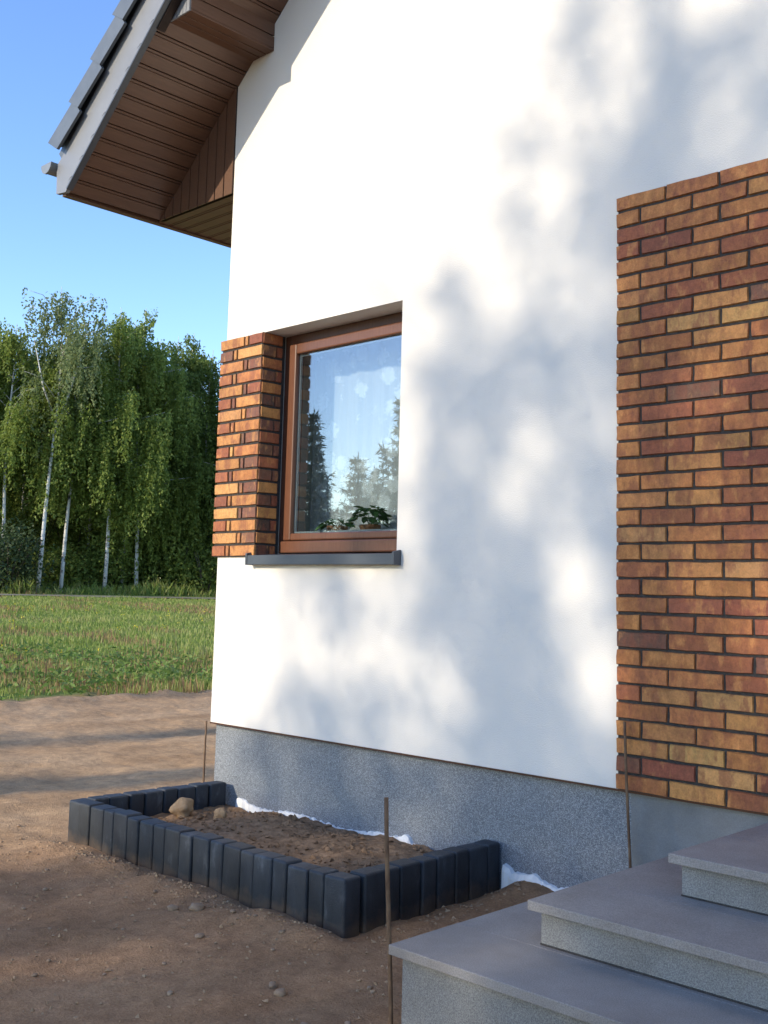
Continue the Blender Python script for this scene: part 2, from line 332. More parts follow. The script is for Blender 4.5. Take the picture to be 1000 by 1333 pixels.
def axis(lo, hi, step, far):
    a = [lo]; s = step
    while a[-1] > -far: s *= 1.16; a.append(a[-1] - s)
    b = [hi]; s = step
    while b[-1] < far: s *= 1.16; b.append(b[-1] + s)
    return np.array(a[::-1][:-1] + list(np.arange(lo, hi, step)) + b)
xs = axis(-8.0, 4.6, 0.04, 1500); ys = axis(-3.4, 4.2, 0.04, 1500)
GX, GY = np.meshgrid(xs, ys); GZ = gz(GX, GY)
nx, ny = len(xs), len(ys)
me = bpy.data.meshes.new('ground'); V = np.stack([GX, GY, GZ], -1).reshape(-1, 3)
ii = (np.arange(ny - 1)[:, None] * nx + np.arange(nx - 1)[None, :]).ravel()
Fq = np.stack([ii, ii + 1, ii + nx + 1, ii + nx], 1)
me.vertices.add(len(V)); me.vertices.foreach_set('co', V.astype(np.float32).ravel())
me.loops.add(Fq.size); me.loops.foreach_set('vertex_index', Fq.astype(np.int32).ravel())
me.polygons.add(len(Fq)); me.polygons.foreach_set('loop_start', np.arange(0, Fq.size, 4, dtype=np.int32)); me.polygons.foreach_set('loop_total', np.full(len(Fq), 4, dtype=np.int32))
me.update(calc_edges=True); me.polygons.foreach_set('use_smooth', [True] * len(Fq))
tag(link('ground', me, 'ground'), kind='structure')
# gravel track along the far side of the meadow
a0 = Vector((-54, -20, 0)); a1 = Vector((-38, 42, 0)); tv = []; tf = []
nrm = Vector((-(a1 - a0).y, (a1 - a0).x, 0)).normalized()
for i in range(60):
    c = a0.lerp(a1, i / 59)
    for k in (-1.6, -0.5, 0.5, 1.6):
        q = c + nrm * (k + 0.25 * math.sin(i * 0.9 + k)); tv.append((q.x, q.y, float(gz(q.x, q.y)) + 0.05))
for i in range(59):
    for k in range(3): tf.append((i * 4 + k, i * 4 + k + 1, i * 4 + k + 5, i * 4 + k + 4))
tag(link('far_road', mesh('far_road', tv, tf, True), 'farroad'), kind='structure')

# ------------------------------------------------------------------ house
house = empty('house', (0, 0, -0.09))
tag(house, 'white rendered house with brown soffit boards and orange brick cladding', 'house')
house_inv = Matrix.Translation((0, 0, 0.09))
def H(o): o.matrix_parent_inverse = house_inv; return o      # keeps part coordinates in world metres
WX0, WX1, WZ0, WZ1 = 0.39, 1.62, 1.55, 2.98
SL = 0.87; HW = 9.4; RZ = 4.752 + SL * HW / 2
# front wall with the window opening (0.30 thick), gable, side and back walls
mb = MB(); Z0 = 0.493; T = 0.34
outer = [(0, Z0), (HW, Z0), (HW, 4.752), (HW / 2, RZ), (0, 4.752)]
for Y in (0, T):
    b = len(mb.V)
    pts = [(0, Z0), (WX0, Z0), (WX1, Z0), (HW, Z0), (0, WZ0), (WX0, WZ0), (WX1, WZ0), (HW, WZ0), (0, WZ1), (WX0, WZ1), (WX1, WZ1), (HW, WZ1), (0, 4.752), (HW, 4.752), (HW / 2, RZ)]
    mb.V += [(x, Y, z) for x, z in pts]
    mb.F += [tuple(b + i for i in f) for f in ((0, 1, 5, 4), (1, 2, 6, 5), (2, 3, 7, 6), (4, 5, 9, 8), (6, 7, 11, 10), (8, 9, 10, 11, 13, 14, 12))]
for f in ((0, 4), (4, 8), (8, 12), (12, 14), (14, 13), (13, 11), (11, 7), (7, 3), (3, 2), (2, 1), (1, 0), (5, 6), (6, 10), (10, 9), (9, 5)):
    mb.F.append((f[0], f[1], f[1] + 15, f[0] + 15))
wall = H(mb.build('wall', 'stucco', house))
mb = MB(); mb.box(0, T, T, 9.5, Z0, 4.75); H(mb.build('side_wall', 'stucco', house))
mb = MB(); mb.box(HW - T, HW, T, 9.5, Z0, 4.75); H(mb.build('side_wall', 'stucco', house))
mb = MB(); mb.box(0, HW, 9.5, 9.8, Z0, 4.75); H(mb.build('back_wall', 'stucco', house))
# plinth, set back under the render
mb = MB(); mb.box(0.025, 3.09, 0.028, 0.4, -0.5, Z0 - 0.002); mb.box(0.025, 0.4, 0.4, 9.7, -0.5, Z0 - 0.002); H(mb.build('plinth', 'mosaic', house))
mb = MB(); mb.box(3.09, HW - 0.02, 0.022, 0.4, -0.5, Z0 - 0.002); H(mb.build('foundation', 'concrete', house))
mb = MB(); mb.box(0.002, HW, -0.006, 0.03, Z0 - 0.006, Z0 + 0.003); H(mb.build('dark_edge', 'frame', house))  # thin dark strip along the bottom edge of the render
# white foam board showing above the soil at the foot of the plinth
def foam(x0, x1, f, parent):
    V = []; F = []; n = int((x1 - x0) / 0.018)
    for i in range(n + 1):
        x = x0 + (x1 - x0) * i / n; top, out = f(x, i / n)
        top += random.uniform(-0.006, 0.007); out += random.uniform(-0.004, 0.006)
        top += 0.012 * (vnoise(x * 23, 0.5, 8) - 0.5) + 0.006 * (vnoise(x * 61, 0.5, 9) - 0.5)
        V += [(x, 0.03, -0.35), (x, 0.03, top), (x, 0.03 - out * 0.75, top - random.uniform(0, 0.004)), (x, 0.03 - out, top - 0.022 - random.uniform(0, 0.01)), (x, 0.03 - out - 0.01, -0.35)]
        if i:
            a = 5 * (i - 1); b = 5 * i
            F += [(a + k, a + k + 1, b + k + 1, b + k) for k in range(4)]
    F += [(0, 1, 2, 3, 4), tuple(5 * n + k for k in (4, 3, 2, 1, 0))]
    return H(link('foam_board', mesh('foam_board', V, F), 'foam', parent))
foam(0.27, 2.22, lambda x, t: (0.042 - 0.075 * math.exp(-((x - 0.62) / 0.35) ** 2) * 0 + 0.012 * math.sin(x * 9) + 0.03 * math.exp(-((x - 1.72) / 0.05) ** 2) + 0.02 * math.exp(-((x - 0.33) / 0.06) ** 2), 0.016 + 0.012 * math.exp(-((x - 1.75) / 0.15) ** 2)), house)
foam(2.385, 2.95, lambda x, t: (0.040 - 0.06 * t + 0.010 * math.sin(x * 30), 0.035 - 0.015 * t), house)

# ---- brick cladding
def brick_mesh(L, Hh, D, seed):
    r = random.Random(seed); j = 0.0021; pts = []
    nxp = max(2, int(L / 0.07))
    for i in range(nxp): pts.append((-L / 2 + L * i / nxp, -Hh / 2))
    pts += [(L / 2, -Hh / 2), (L / 2, 0)]
    for i in range(nxp): pts.append((L / 2 - L * i / nxp, Hh / 2))
    pts += [(-L / 2, Hh / 2), (-L / 2, 0)]
    pts = [(a + r.uniform(-j, j), b + r.uniform(-j, j)) for a, b in pts]; n = len(pts)
    V = [(a, 0, b) for a, b in pts] + [(a * (1 - 0.005 / L), -D * r.uniform(0.85, 1.05), b * (1 - 0.006 / Hh)) for a, b in pts]
    F = [tuple(range(n, 2 * n))] + [(i, (i + 1) % n, n + (i + 1) % n, n + i) for i in range(n)]
    me = mesh('brick', V, F); bm = bmesh.new(); bm.from_mesh(me); bmesh.ops.recalc_face_normals(bm, faces=bm.faces); bm.to_mesh(me); bm.free()
    c = [f for f in me.polygons if len(f.vertices) > 4]
    if c and c[0].normal.y > 0: me.flip_normals()
    me.materials.append(M['brick']); return me
PAL = dict(orange=(0.43, 0.168, 0.054), ochre=(0.47, 0.212, 0.068), yellow=(0.55, 0.285, 0.098), red=(0.27, 0.085, 0.044), brown=(0.18, 0.082, 0.050), dark=(0.095, 0.056, 0.042), rust=(0.36, 0.122, 0.050))
def jit(c): k = random.uniform(0.85, 1.15); return (c[0] * k, c[1] * k * random.uniform(0.93, 1.07), c[2] * k, 1)
BD = 0.022                                                    # brick face proud of the render
CH = 0.0783
meshes = {k: [brick_mesh(L, 0.0676, 0.010, 100 * i + s) for s in range(v)] for i, (k, L, v) in enumerate((('full', 0.2555, 6), ('half', 0.1215, 4), ('cut', 0.17, 3)))}
pan = empty('brick_panel', (3.04, 0, 0.496), house); pan.matrix_parent_inverse = house_inv
PX0, PX1 = 3.04, 4.38
mb = MB(); mb.box(0.004, PX1 - PX0, -0.0125, 0.01, 0.002, 35 * CH - 0.012); mb.build('mortar', 'mortar', pan)
def put_brick(par, me, loc, rz, col):
    o = bpy.data.objects.new('brick', me); COL.objects.link(o); o.parent = par; o.location = loc; o.rotation_euler.z = rz; o.color = jit(PAL[col]); return o
names = ['orange'] * 40 + ['ochre'] * 22 + ['yellow'] * 5 + ['red'] * 10 + ['rust'] * 17 + ['brown'] * 4 + ['dark'] * 1
for r_ in range(35):                                           # r_ = 0 is the bottom course
    z = r_ * CH + CH / 2 - 0.0035; k = 34 - r_
    x = 0.0
    if k % 2 == 1:
        put_brick(pan, random.choice(meshes['half']), (0.059, -0.0125, z), 0, random.choice(names)); x = 0.1325
    while x + 0.25 < PX1 - PX0 + 0.02:
        jx = random.uniform(-0.002, 0.002)
        put_brick(pan, random.choice(meshes['full']), (x + 0.126 + jx, -0.0125, z), random.uniform(-0.003, 0.003), random.choice(names)); x += 0.2668
# ---- brick pier beside the window
pier = empty('brick_pier', (0, 0, 1.545), house); pier.matrix_parent_inverse = house_inv
PL, PR = -0.034, 0.392; PH = 2.985 - 1.545; pc = PH / 18
mb = MB(); mb.box(PL + 0.01, PR + 0.002, -0.0125, -0.0005, 0.0, PH - 0.01); mb.box(PR - 0.0005, PR + 0.0025, -0.0125, 0.1745, 0.0, PH - 0.004); mb.box(PL + 0.01, -0.0005, -0.012, 0.44, 0, PH - 0.01); mb.build('mortar', 'mortar', pier)
bh = pc - 0.0125
pm = {k: [brick_mesh(L, bh, 0.011, 900 + 31 * i + s) for s in range(3)] for i, (k, L) in enumerate((('long', 0.246), ('short', 0.132), ('slip', 0.030), ('rlong', 0.156), ('rshort', 0.102), ('rslip', 0.045)))}
for r_ in range(18):
    z = PH - (r_ + 0.5) * pc - 0.001; A = r_ % 2 == 0
    lc = random.choice(['ochre', 'orange', 'ochre', 'yellow']); dc = random.choice(['brown', 'brown', 'red', 'rust'])
    if A: seq = (('long', lc), ('slip', random.choice(['ochre', 'brown'])), ('short', dc))
    else: seq = (('short', dc if r_ > 2 else 'brown'), ('slip', random.choice(['ochre', 'brown', 'yellow'])), ('long', lc))
    W = {'long': 0.246, 'short': 0.132, 'slip': 0.030}; x = PL
    for kind, c in seq:
        put_brick(pier, random.choice(pm[kind]), (x + W[kind] / 2, -0.0125, z), 0, c); x += W[kind] + 0.0135
    if A: put_brick(pier, random.choice(pm['rlong']), (PR + 0.003, 0.0665, z), math.pi / 2, random.choice(['rust', 'orange', 'ochre']))
    else:
        put_brick(pier, random.choice(pm['rshort']), (PR + 0.003, 0.0395, z), math.pi / 2, random.choice(['dark', 'brown']))
        put_brick(pier, random.choice(pm['rslip']), (PR + 0.003, 0.123, z), math.pi / 2, random.choice(['brown', 'red']))

# ---- window
win = empty('window', (0, 0, 0), house); win.matrix_parent_inverse = house_inv
FY = 0.155
def rails(x0, x1, z0, z1, w_, y0, y1, name, mat, wb=None, bev=0.004):
    wb = wb or w_
    for a in ((x0, x0 + w_, z0, z1), (x1 - w_, x1, z0, z1)):
        MB().box(a[0], a[1], y0, y1, a[2], a[3]).build(name, mat, win, bevel=bev)
    MB().box(x0 + w_, x1 - w_, y0, y1, z1 - w_, z1).build(name, mat, win, bevel=bev)
    MB().box(x0 + w_, x1 - w_, y0, y1, z0, z0 + wb).build(name, mat, win, bevel=bev)
rails(WX0 + 0.008, WX1 - 0.002, WZ0 + 0.022, WZ1 - 0.001, 0.062, FY + 0.02, FY + 0.09, 'frame_rail', 'frame', 0.085)
MB().box(WX0 + 0.05, WX1 - 0.05, FY - 0.004, FY + 0.03, WZ0 + 0.024, WZ0 + 0.098).build('weather_bar', 'sash', win, bevel=0.008)
rails(WX0 + 0.066, WX1 - 0.062, WZ0 + 0.102, WZ1 - 0.064, 0.068, FY + 0.004, FY + 0.078, 'sash_rail', 'sash', 0.045, 0.009)
gx0, gx1, gz0, gz1 = WX0 + 0.134, WX1 - 0.13, WZ0 + 0.147, WZ1 - 0.132
MB().box(gx0 - 0.02, gx1 + 0.02, FY + 0.030, FY + 0.034, gz0 - 0.02, gz1 + 0.02).build('pane', 'glass', win)
for x0, x1, z0, z1 in ((gx0 - 0.003, gx0 + 0.012, gz0, gz1), (gx1 - 0.012, gx1 + 0.003, gz0, gz1), (gx0 + 0.012, gx1 - 0.012, gz1 - 0.012, gz1 + 0.003), (gx0 + 0.012, gx1 - 0.012, gz0 - 0.003, gz0 + 0.012)):
    MB().box(x0, x1, FY + 0.038, FY + 0.054, z0, z1).build('spacer_bar', 'gasket', win)
# sheet sill with upstands
mb = MB(); mb.prism([(FY + 0.01, WZ0 + 0.018), (-0.055, WZ0 + 0.002), (-0.055, WZ0 - 0.055), (-0.050, WZ0 - 0.055), (-0.050, WZ0 - 0.004), (FY + 0.01, WZ0 + 0.012)], 'x', 0.375, 1.648)
sill = mb.build('sill', 'sill', win)
for a in (0.362, 1.642):
    MB().prism([(FY - 0.16, WZ0 + 0.026), (-0.060, WZ0 + 0.014), (-0.060, WZ0 - 0.058), (-0.002, WZ0 - 0.058), (-0.002, WZ0 + 0.020)], 'x', a, a + 0.016).build('sill_cap', 'sill', win, bevel=0.003)
MB().box(WX0 - 0.05, WX1 + 0.05, FY + 0.10, FY + 0.40, WZ0 + 0.05, WZ0 + 0.085).build('inner_sill', 'foam', win, bevel=0.004)
# the room behind it
RX0, RX1, RY0, RY1, RZ0, RZ1 = 0.36, 4.6, 0.345, 4.6, 0.55, 3.25
mb = MB()
mb.quad((RX0, RY1, RZ0), (RX1, RY1, RZ0), (RX1, RY1, RZ1), (RX0, RY1, RZ1)); mb.quad((RX1, RY0, RZ0), (RX1, RY1, RZ0), (RX1, RY1, RZ1), (RX1, RY0, RZ1)); mb.quad((RX0, RY0, RZ0), (RX0, RY1, RZ0), (RX0, RY1, RZ1), (RX0, RY0, RZ1))
mb.quad((RX0, RY0, RZ0), (RX1, RY0, RZ0), (RX1, RY1, RZ0), (RX0, RY1, RZ0)); mb.quad((RX0, RY0, RZ1), (RX1, RY0, RZ1), (RX1, RY1, RZ1), (RX0, RY1, RZ1))
H(mb.build('room', 'room', house))

# ---- roof: soffits, gable infill, purlin box, barge board, tiles, gutter
OV = 0.735; EX = -0.90; EZ = 4.0
def soff(x): return 4.752 + SL * x
ns = math.hypot(1, SL); ux = Vector((1, 0, SL)) / ns; un = Vector((-SL, 0, 1)) / ns      # along and normal to the slope
def slope_pt(s, y, h): q = Vector((0, y, 4.752)) + ux * s + un * h; return (q.x, q.y, q.z)
s0 = -0.865 * ns; s1 = (HW / 2) * ns
sof = empty('verge_soffit', (0, 0, 4.75), house); sof.matrix_parent_inverse = house_inv
def P0(o, par):                                               # part coordinates stay in world metres
    o.matrix_parent_inverse = Matrix.Translation(-Vector(par.location)); return o
mb = MB(); b_ = [slope_pt(s, y, h) for h in (0.014, 0.03) for y in (-OV, 0.0) for s in (s0, s1)]
mb.V += b_; mb.F += [(0, 2, 3, 1), (4, 5, 7, 6), (0, 1, 5, 4), (2, 6, 7, 3), (0, 4, 6, 2), (1, 3, 7, 5)]
P0(mb.build('backing', 'groove', sof), sof)
pw = 0.115; s = s0
def plank_profile(w): return [(0.004, 0.014), (0.004, 0.003), (0.007, 0), (w * 0.78, 0), (w * 0.80, 0.008), (w * 0.84, 0.008), (w * 0.86, 0.001), (w - 0.004, 0.001), (w - 0.003, 0.003), (w - 0.003, 0.014)]
while s < 3.4:
    V = []; prof = plank_profile(pw)
    for y in (-OV, -0.001): V += [slope_pt(s + a, y, h) for a, h in prof]
    n = len(prof); F = [tuple(range(n)), tuple(range(2 * n - 1, n - 1, -1))] + [(i, n + i, n + (i + 1) % n, (i + 1) % n) for i in range(n)]
    o = MB(); o.V = V; o.F = F; P0(o.build('plank', 'plank', sof), sof); s += pw
inf = empty('gable_infill', (0, 0, 4.0), house); inf.matrix_parent_inverse = house_inv
x = -0.004
while x > -0.86:
    xa = max(x - 0.094, -0.862)
    mb = MB(); mb.prism([(xa + 0.003, EZ), (x - 0.003, EZ), (x - 0.003, soff(x - 0.003)), (xa + 0.003, soff(xa + 0.003))], 'y', -0.012, 0.0)
    P0(mb.build('plank', 'plank', inf), inf); x -= 0.1
mb = MB(); mb.prism([(-0.864, EZ), (-0.002, EZ), (-0.002, soff(0)), (-0.864, soff(-0.86))], 'y', -0.004, 0.02); P0(mb.build('backing', 'groove', inf), inf)
eav = empty('eave_soffit', (-0.45, 0, 4.0), house); eav.matrix_parent_inverse = house_inv
MB_ = MB().box(EX, -0.001, 0.0, 9.8, EZ + 0.012, EZ + 0.03); P0(MB_.build('backing', 'groove', eav), eav)
y = -0.004; i = 0
while y < 5.0:
    mb = MB(); pr = plank_profile(pw); mb.prism([(y + a, EZ + h) for a, h in pr], 'x', EX + 0.002, -0.002); P0(mb.build('plank', 'plank', eav), eav); y += pw
roof = empty('roof', (HW / 2, 4.5, 6.0), house); roof.matrix_parent_inverse = house_inv
# eave fascia strip and lower return of the verge
o = MB().box(-0.945, EX, -OV - 0.005, 9.8, EZ - 0.012, EZ + 0.20); P0(o.build('fascia', 'plank', roof, bevel=0.003), roof)
BY0, BY1 = -0.765, -0.736
def board(sgn, name):
    f = lambda x: x if sgn > 0 else HW - x
    poly = [(-0.86, EZ - 0.004), (-0.985, EZ + 0.012), (-1.0, EZ + 0.22), (-0.955, 4.251), (HW / 2, 4.251 + 0.883 * (HW / 2 + 0.955)), (HW / 2, soff(HW / 2) - 0.01), (-0.80, soff(-0.80) - 0.006)]
    mb = MB(); mb.prism([(f(a), b) for a, b in poly], 'y', BY0, BY1); o = mb.build(name, 'barge', roof); P0(o, roof); return o
board(1, 'barge_board'); board(-1, 'barge_board')
# dark angle trim along the lower edge of the barge board
mb = MB(); V = []
for yy in (-0.772, -0.728):
    for s_, h in ((s0 + 0.03, -0.014), (s1, -0.014), (s1, -0.002), (s0 + 0.03, -0.002)): V.append(slope_pt(s_, yy, h))
mb.V = V; mb.F = [(0, 1, 2, 3), (7, 6, 5, 4), (0, 4, 5, 1), (1, 5, 6, 2), (2, 6, 7, 3), (3, 7, 4, 0)]; P0(mb.build('edge_trim', 'sill', roof), roof)
for i in range(22):                                            # small dark curved marks along the lower edge of the board
    s_ = -1.02 + i * 0.172; pts = []
    for k in range(5):
        t = k / 4; q = Vector((0, 0, 4.752)) + ux * (s_ - 0.05 * t + 0.012 * math.sin(t * 3.1)) + un * (0.002 + 0.036 * t - 0.014 * t * t)
        pts.append((q.x, -0.766, q.z))
    P0(MB().tube(pts, [0.0022, 0.0018, 0.0014, 0.001, 0.0006], 5).build('curved_mark', 'sill', roof), roof)
# roof sheet (both slopes), 0.30 thick over the soffit
th0 = 0.225
for sg in (1, -1):
    V = []; f = lambda q: (q[0] if sg > 0 else HW - q[0], q[1], q[2])
    for h in (0.27, 0.35):
        for yy in (-0.74, 10.4):
            for s_ in (-0.80 * ns, s1 + 0.1): V.append(f(slope_pt(s_, yy, h)))
    mb = MB(); mb.V = V; mb.F = [(0, 2, 3, 1), (4, 5, 7, 6), (0, 1, 5, 4), (2, 6, 7, 3), (0, 4, 6, 2), (1, 3, 7, 5)]
    P0(mb.build('roof_deck', 'tile', roof), roof)
# verge tiles: each overlaps the one below and carries a flange down over the verge
gl = 0.335; i = 0; s = -0.775 * ns
while s < s1:
    mb = MB(); lift0, lift1 = 0.046, 0.012
    prof = [(-0.815, 0.205), (-0.815, 0.345), (-0.785, 0.372), (-0.52, 0.36), (-0.52, 0.34), (-0.775, 0.352), (-0.795, 0.335), (-0.795, 0.205)]
    n = len(prof); V = []
    for ds, lf, cut in ((0.0, lift0, 0.0), (0.045, lift0 - 0.004, 0.0), (gl + 0.04, lift1, 0.0)):
        for k, (yy, h) in enumerate(prof):
            sh = 0.05 if (ds == 0.0 and h < 0.3) else 0
            V.append(slope_pt(s + ds + sh, yy - lf * 0.25, h + lf))
    mb.V = V
    mb.F = [tuple(range(n)), tuple(range(3 * n - 1, 2 * n - 1, -1))]
    for r_ in range(2): mb.F += [(r_ * n + k, r_ * n + (k + 1) % n, (r_ + 1) * n + (k + 1) % n, (r_ + 1) * n + k) for k in range(n)]
    P0(mb.build('verge_tile', 'tile', roof), roof); s += gl
# the courses of tiles behind, as waved sheets laid course by course
s = -0.775 * ns; c = 0
while s < s1:
    V = []; F = []; m_ = 140
    for ds, lf in ((0, 0.052), (gl + 0.04, 0.016)):
        for k in range(m_ + 1):
            yy = -0.52 + 10.8 * k / m_; V.append(slope_pt(s + ds, yy, 0.325 + lf + 0.018 * math.sin(k * 2 * math.pi / 3.9)))
    F = [(k, k + 1, m_ + 2 + k, m_ + 1 + k) for k in range(m_)]
    P0(link('tile_course', mesh('tile_course', V, F), 'tile', roof), roof); s += gl; c += 1
# gutter along the eave with its end cap
gp = []; gxc, gzc, gr = -1.065, 4.235, 0.066
out = [(gxc + gr * math.cos(a), gzc + gr * math.sin(a)) for a in [math.pi + math.pi * k / 10 for k in range(11)]]
inn = [(gxc + (gr - 0.004) * math.cos(a), gzc + (gr - 0.004) * math.sin(a)) for a in [2 * math.pi - math.pi * k / 10 for k in range(11)]]
mb = MB(); mb.prism(out + inn, 'y', -0.80, 10.2); P0(mb.build('gutter', 'gutter', roof), roof)
mb = MB(); mb.prism([(gxc + (gr + 0.004) * math.cos(a), gzc + (gr + 0.004) * math.sin(a)) for a in [math.pi + math.pi * k / 12 for k in range(13)]], 'y', -0.812, -0.796); P0(mb.build('gutter_cap', 'gutter', roof), roof)
# boxed purlin end
box = empty('purlin_box', (0.27, 0, 4.9), house); box.matrix_parent_inverse = house_inv
BX1, BZ = 0.377, 4.888; BX0 = (BZ - 4.752) / SL; BYE = -0.66
for a0_, a1_ in ((BX0 - 0.01, BX0 + 0.072), (BX0 + 0.080, BX0 + 0.140), (BX0 + 0.148, BX1)):
    P0(MB().box(a0_, a1_, BYE, -0.001, BZ, BZ + 0.012).build('plank', 'plank', box, bevel=0.002), box)
z = BZ + 0.0125
while z < soff(BX1) - 0.01:
    z1 = min(z + 0.088, soff(BX1)); P0(MB().box(BX1 - 0.012, BX1 - 0.0005, BYE, -0.001, z + 0.002, z1 - 0.004).build('plank', 'plank', box, bevel=0.002), box); z += 0.09
n = 6
for k in range(n):
    xa = BX0 + 0.012 + (BX1 - BX0 - 0.013) * k / n; xb = BX0 + 0.012 + (BX1 - BX0 - 0.013) * (k + 1) / n - 0.004
    mb = MB(); mb.prism([(xa, BZ + 0.0005), (xb, BZ + 0.0005), (xb, soff(xb) - 0.002), (xa, soff(xa) - 0.002)], 'y', BYE - 0.012, BYE - 0.001); P0(mb.build('end_slat', 'barge', box), box)  # brown end boards given the pale sheet colour, painting in their sunlight
mb = MB(); mb.prism([(BX0 + 0.02, BZ + 0.006), (BX1 - 0.013, BZ + 0.006), (BX1 - 0.013, soff(BX1) - 0.003)], 'y', BYE, -0.01); P0(mb.build('core', 'groove', box), box)
mb = MB(); V = []  # dark strip standing in for the dark gap before the box end
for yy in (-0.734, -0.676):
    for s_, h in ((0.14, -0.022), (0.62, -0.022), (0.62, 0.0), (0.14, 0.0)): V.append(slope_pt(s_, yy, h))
mb.V = V; mb.F = [(0, 1, 2, 3), (7, 6, 5, 4), (0, 4, 5, 1), (1, 5, 6, 2), (2, 6, 7, 3), (3, 7, 4, 0)]; P0(mb.build('dark_gap_strip', 'groove', box), box)

# ------------------------------------------------------------------ curtain and plants behind the glass
V = []; F = []; m_ = 90
for k in range(m_ + 1):
    x = 0.39 + 1.23 * k / m_; yy = 0.44 + 0.010 * math.sin(k * 0.35) + 0.004 * math.sin(k * 1.1 + 1)
    V += [(x, yy, 1.66), (x, yy, 2.3), (x, yy, 3.05)]
    if k: F += [(3 * k - 3, 3 * k, 3 * k + 1, 3 * k - 2), (3 * k - 2, 3 * k + 1, 3 * k + 2, 3 * k - 1)]
cu = link('lace_curtain', mesh('lace_curtain', V, F, True), 'lace'); tag(cu, 'white patterned lace curtain hanging behind the brown framed window', 'curtain')
def houseplant(x, y, z, hgt, spread, nl, label):
    e = empty('potted_plant', (x, y, z)); tag(e, label, 'plant', )
    mb = MB(); k = 14
    for zz, rr in ((0, 0.045), (0.085, 0.06), (0.095, 0.066), (0.11, 0.066)):
        for j in range(k): mb.V.append((rr * math.cos(2 * math.pi * j / k), rr * math.sin(2 * math.pi * j / k), zz))
    for r_ in range(3):
        for j in range(k): mb.F.append((r_ * k + j, r_ * k + (j + 1) % k, (r_ + 1) * k + (j + 1) % k, (r_ + 1) * k + j))
    mb.F += [tuple(range(k)), tuple(range(3 * k, 4 * k))]; mb.build('pot', 'pot', e)
    for j in range(nl):
        a = random.uniform(0, 6.28); el = random.uniform(0.1, 1.3); L = random.uniform(0.6, 1.0) * spread
        base = Vector((0, 0, 0.10)); tip = base + Vector((math.cos(a) * math.cos(el) * L, math.sin(a) * math.cos(el) * L, math.sin(el) * hgt))
        ll = random.uniform(0.055, 0.085); d = Vector((math.cos(a), math.sin(a), random.uniform(-0.6, 0.3))).normalized(); sd_ = d.cross(Vector((0, 0, 1))).normalized() * ll * 0.33; u_ = Vector((0, 0, 0.008))
        V = [tip, tip + d * ll * 0.35 + sd_ + u_, tip + d * ll * 0.7 + sd_ * 0.8, tip + d * ll - u_, tip + d * ll * 0.7 - sd_ * 0.8, tip + d * ll * 0.35 - sd_ + u_, tip + d * ll * 0.5 - u_]
        me = mesh('leaf', V, [(0, 1, 6), (1, 2, 6), (2, 3, 6), (3, 4, 6), (4, 5, 6), (5, 0, 6)]); link('leaf', me, 'houseplant', e)
    mb = MB()
    for j in range(6):
        a = j * 1.05; mb.tube([(0, 0, 0.09), (0.02 * math.cos(a), 0.02 * math.sin(a), 0.09 + hgt * 0.4), (spread * 0.5 * math.cos(a), spread * 0.5 * math.sin(a), 0.09 + hgt * 0.7)], 0.0025, 5)
    mb.build('stem', 'houseplant', e)
    return e
houseplant(0.80, 0.31, WZ0 + 0.085, 0.055, 0.10, 24, 'low spreading green potted plant on the window ledge, beside the bushier one')
houseplant(1.09, 0.31, WZ0 + 0.085, 0.12, 0.11, 40, 'bushy dark green potted plant on the window ledge')

# ------------------------------------------------------------------ entrance steps
st = empty('entrance_steps', (4.5, -0.8, -0.1)); tag(st, 'grey granite entrance steps with three overhanging treads', 'steps')
def P1(o, par): o.matrix_parent_inverse = Matrix.Translation(-Vector(par.location)); return o
TH = 0.032; XR = 6.6
corners = [(3.18, -1.600, 0.200), (3.49, -1.262, 0.342), (3.785, -0.862, 0.482)]
prevz = -0.5
for k, (x0, y0, z1) in enumerate(corners):
    # tread slabs: front run and the return behind it, a hairline joint between them
    splits = [x0, x0 + 1.42, XR - k * 0.3]
    for a, b in zip(splits[:-1], splits[1:]):
        P1(MB().box(a + (0.0015 if a > x0 else 0), b, y0, min(y0 + 0.345, -0.02) if k < 2 else y0 + 0.40, z1 - TH, z1).build('tread', 'tread', st, bevel=0.003), st)
    yb = (y0 + 0.345 if k < 2 else y0 + 0.40) + 0.002
    P1(MB().box(x0, XR - k * 0.3, yb, 0.018, z1 - TH, z1 - 0.0008).build('tread', 'tread', st, bevel=0.003), st)
    P1(MB().box(x0 + 0.034, XR - k * 0.3 - 0.034, y0 + 0.034, 0.016, prevz, z1 - TH).build('riser', 'riser', st), st)
    prevz = z1 + 0.0005
    if k < 2:
        n_ = corners[k + 1]; P1(MB().box(n_[0] + 0.032, XR - (k + 1) * 0.3 - 0.032, n_[1] + 0.030, n_[1] + 0.040, z1 + 0.0004, z1 + 0.005).build('joint_seal', 'mortar', st), st)

# ------------------------------------------------------------------ flower bed edged with palisade blocks
bed = empty('flower_bed', (1.2, -0.5, -0.09)); tag(bed, 'raised flower bed edged with dark concrete palisade blocks under the window', 'flower bed')
def palisade_mesh(w_, d_, seed):
    r = random.Random(seed); bm = bmesh.new(); bmesh.ops.create_cube(bm, size=1)
    for v in bm.verts: v.co = Vector((v.co.x * (w_ - 0.008), v.co.y * d_, v.co.z * 0.42 - 0.21 + r.uniform(-0.002, 0.002)))
    bmesh.ops.bevel(bm, geom=[e for e in bm.edges if max(v.co.z for v in e.verts) > -0.05], offset=0.013, segments=3, profile=0.6, affect='EDGES')
    me = bpy.data.meshes.new('palisade_block'); bm.to_mesh(me); bm.free(); me.materials.append(M['palisade']); me.polygons.foreach_set('use_smooth', [True] * len(me.polygons)); return me
pmesh = {k: [palisade_mesh(w_, 0.10, 50 * i + s) for s in range(3)] for i, (k, w_) in enumerate((('n', 0.104), ('w', 0.136)))}
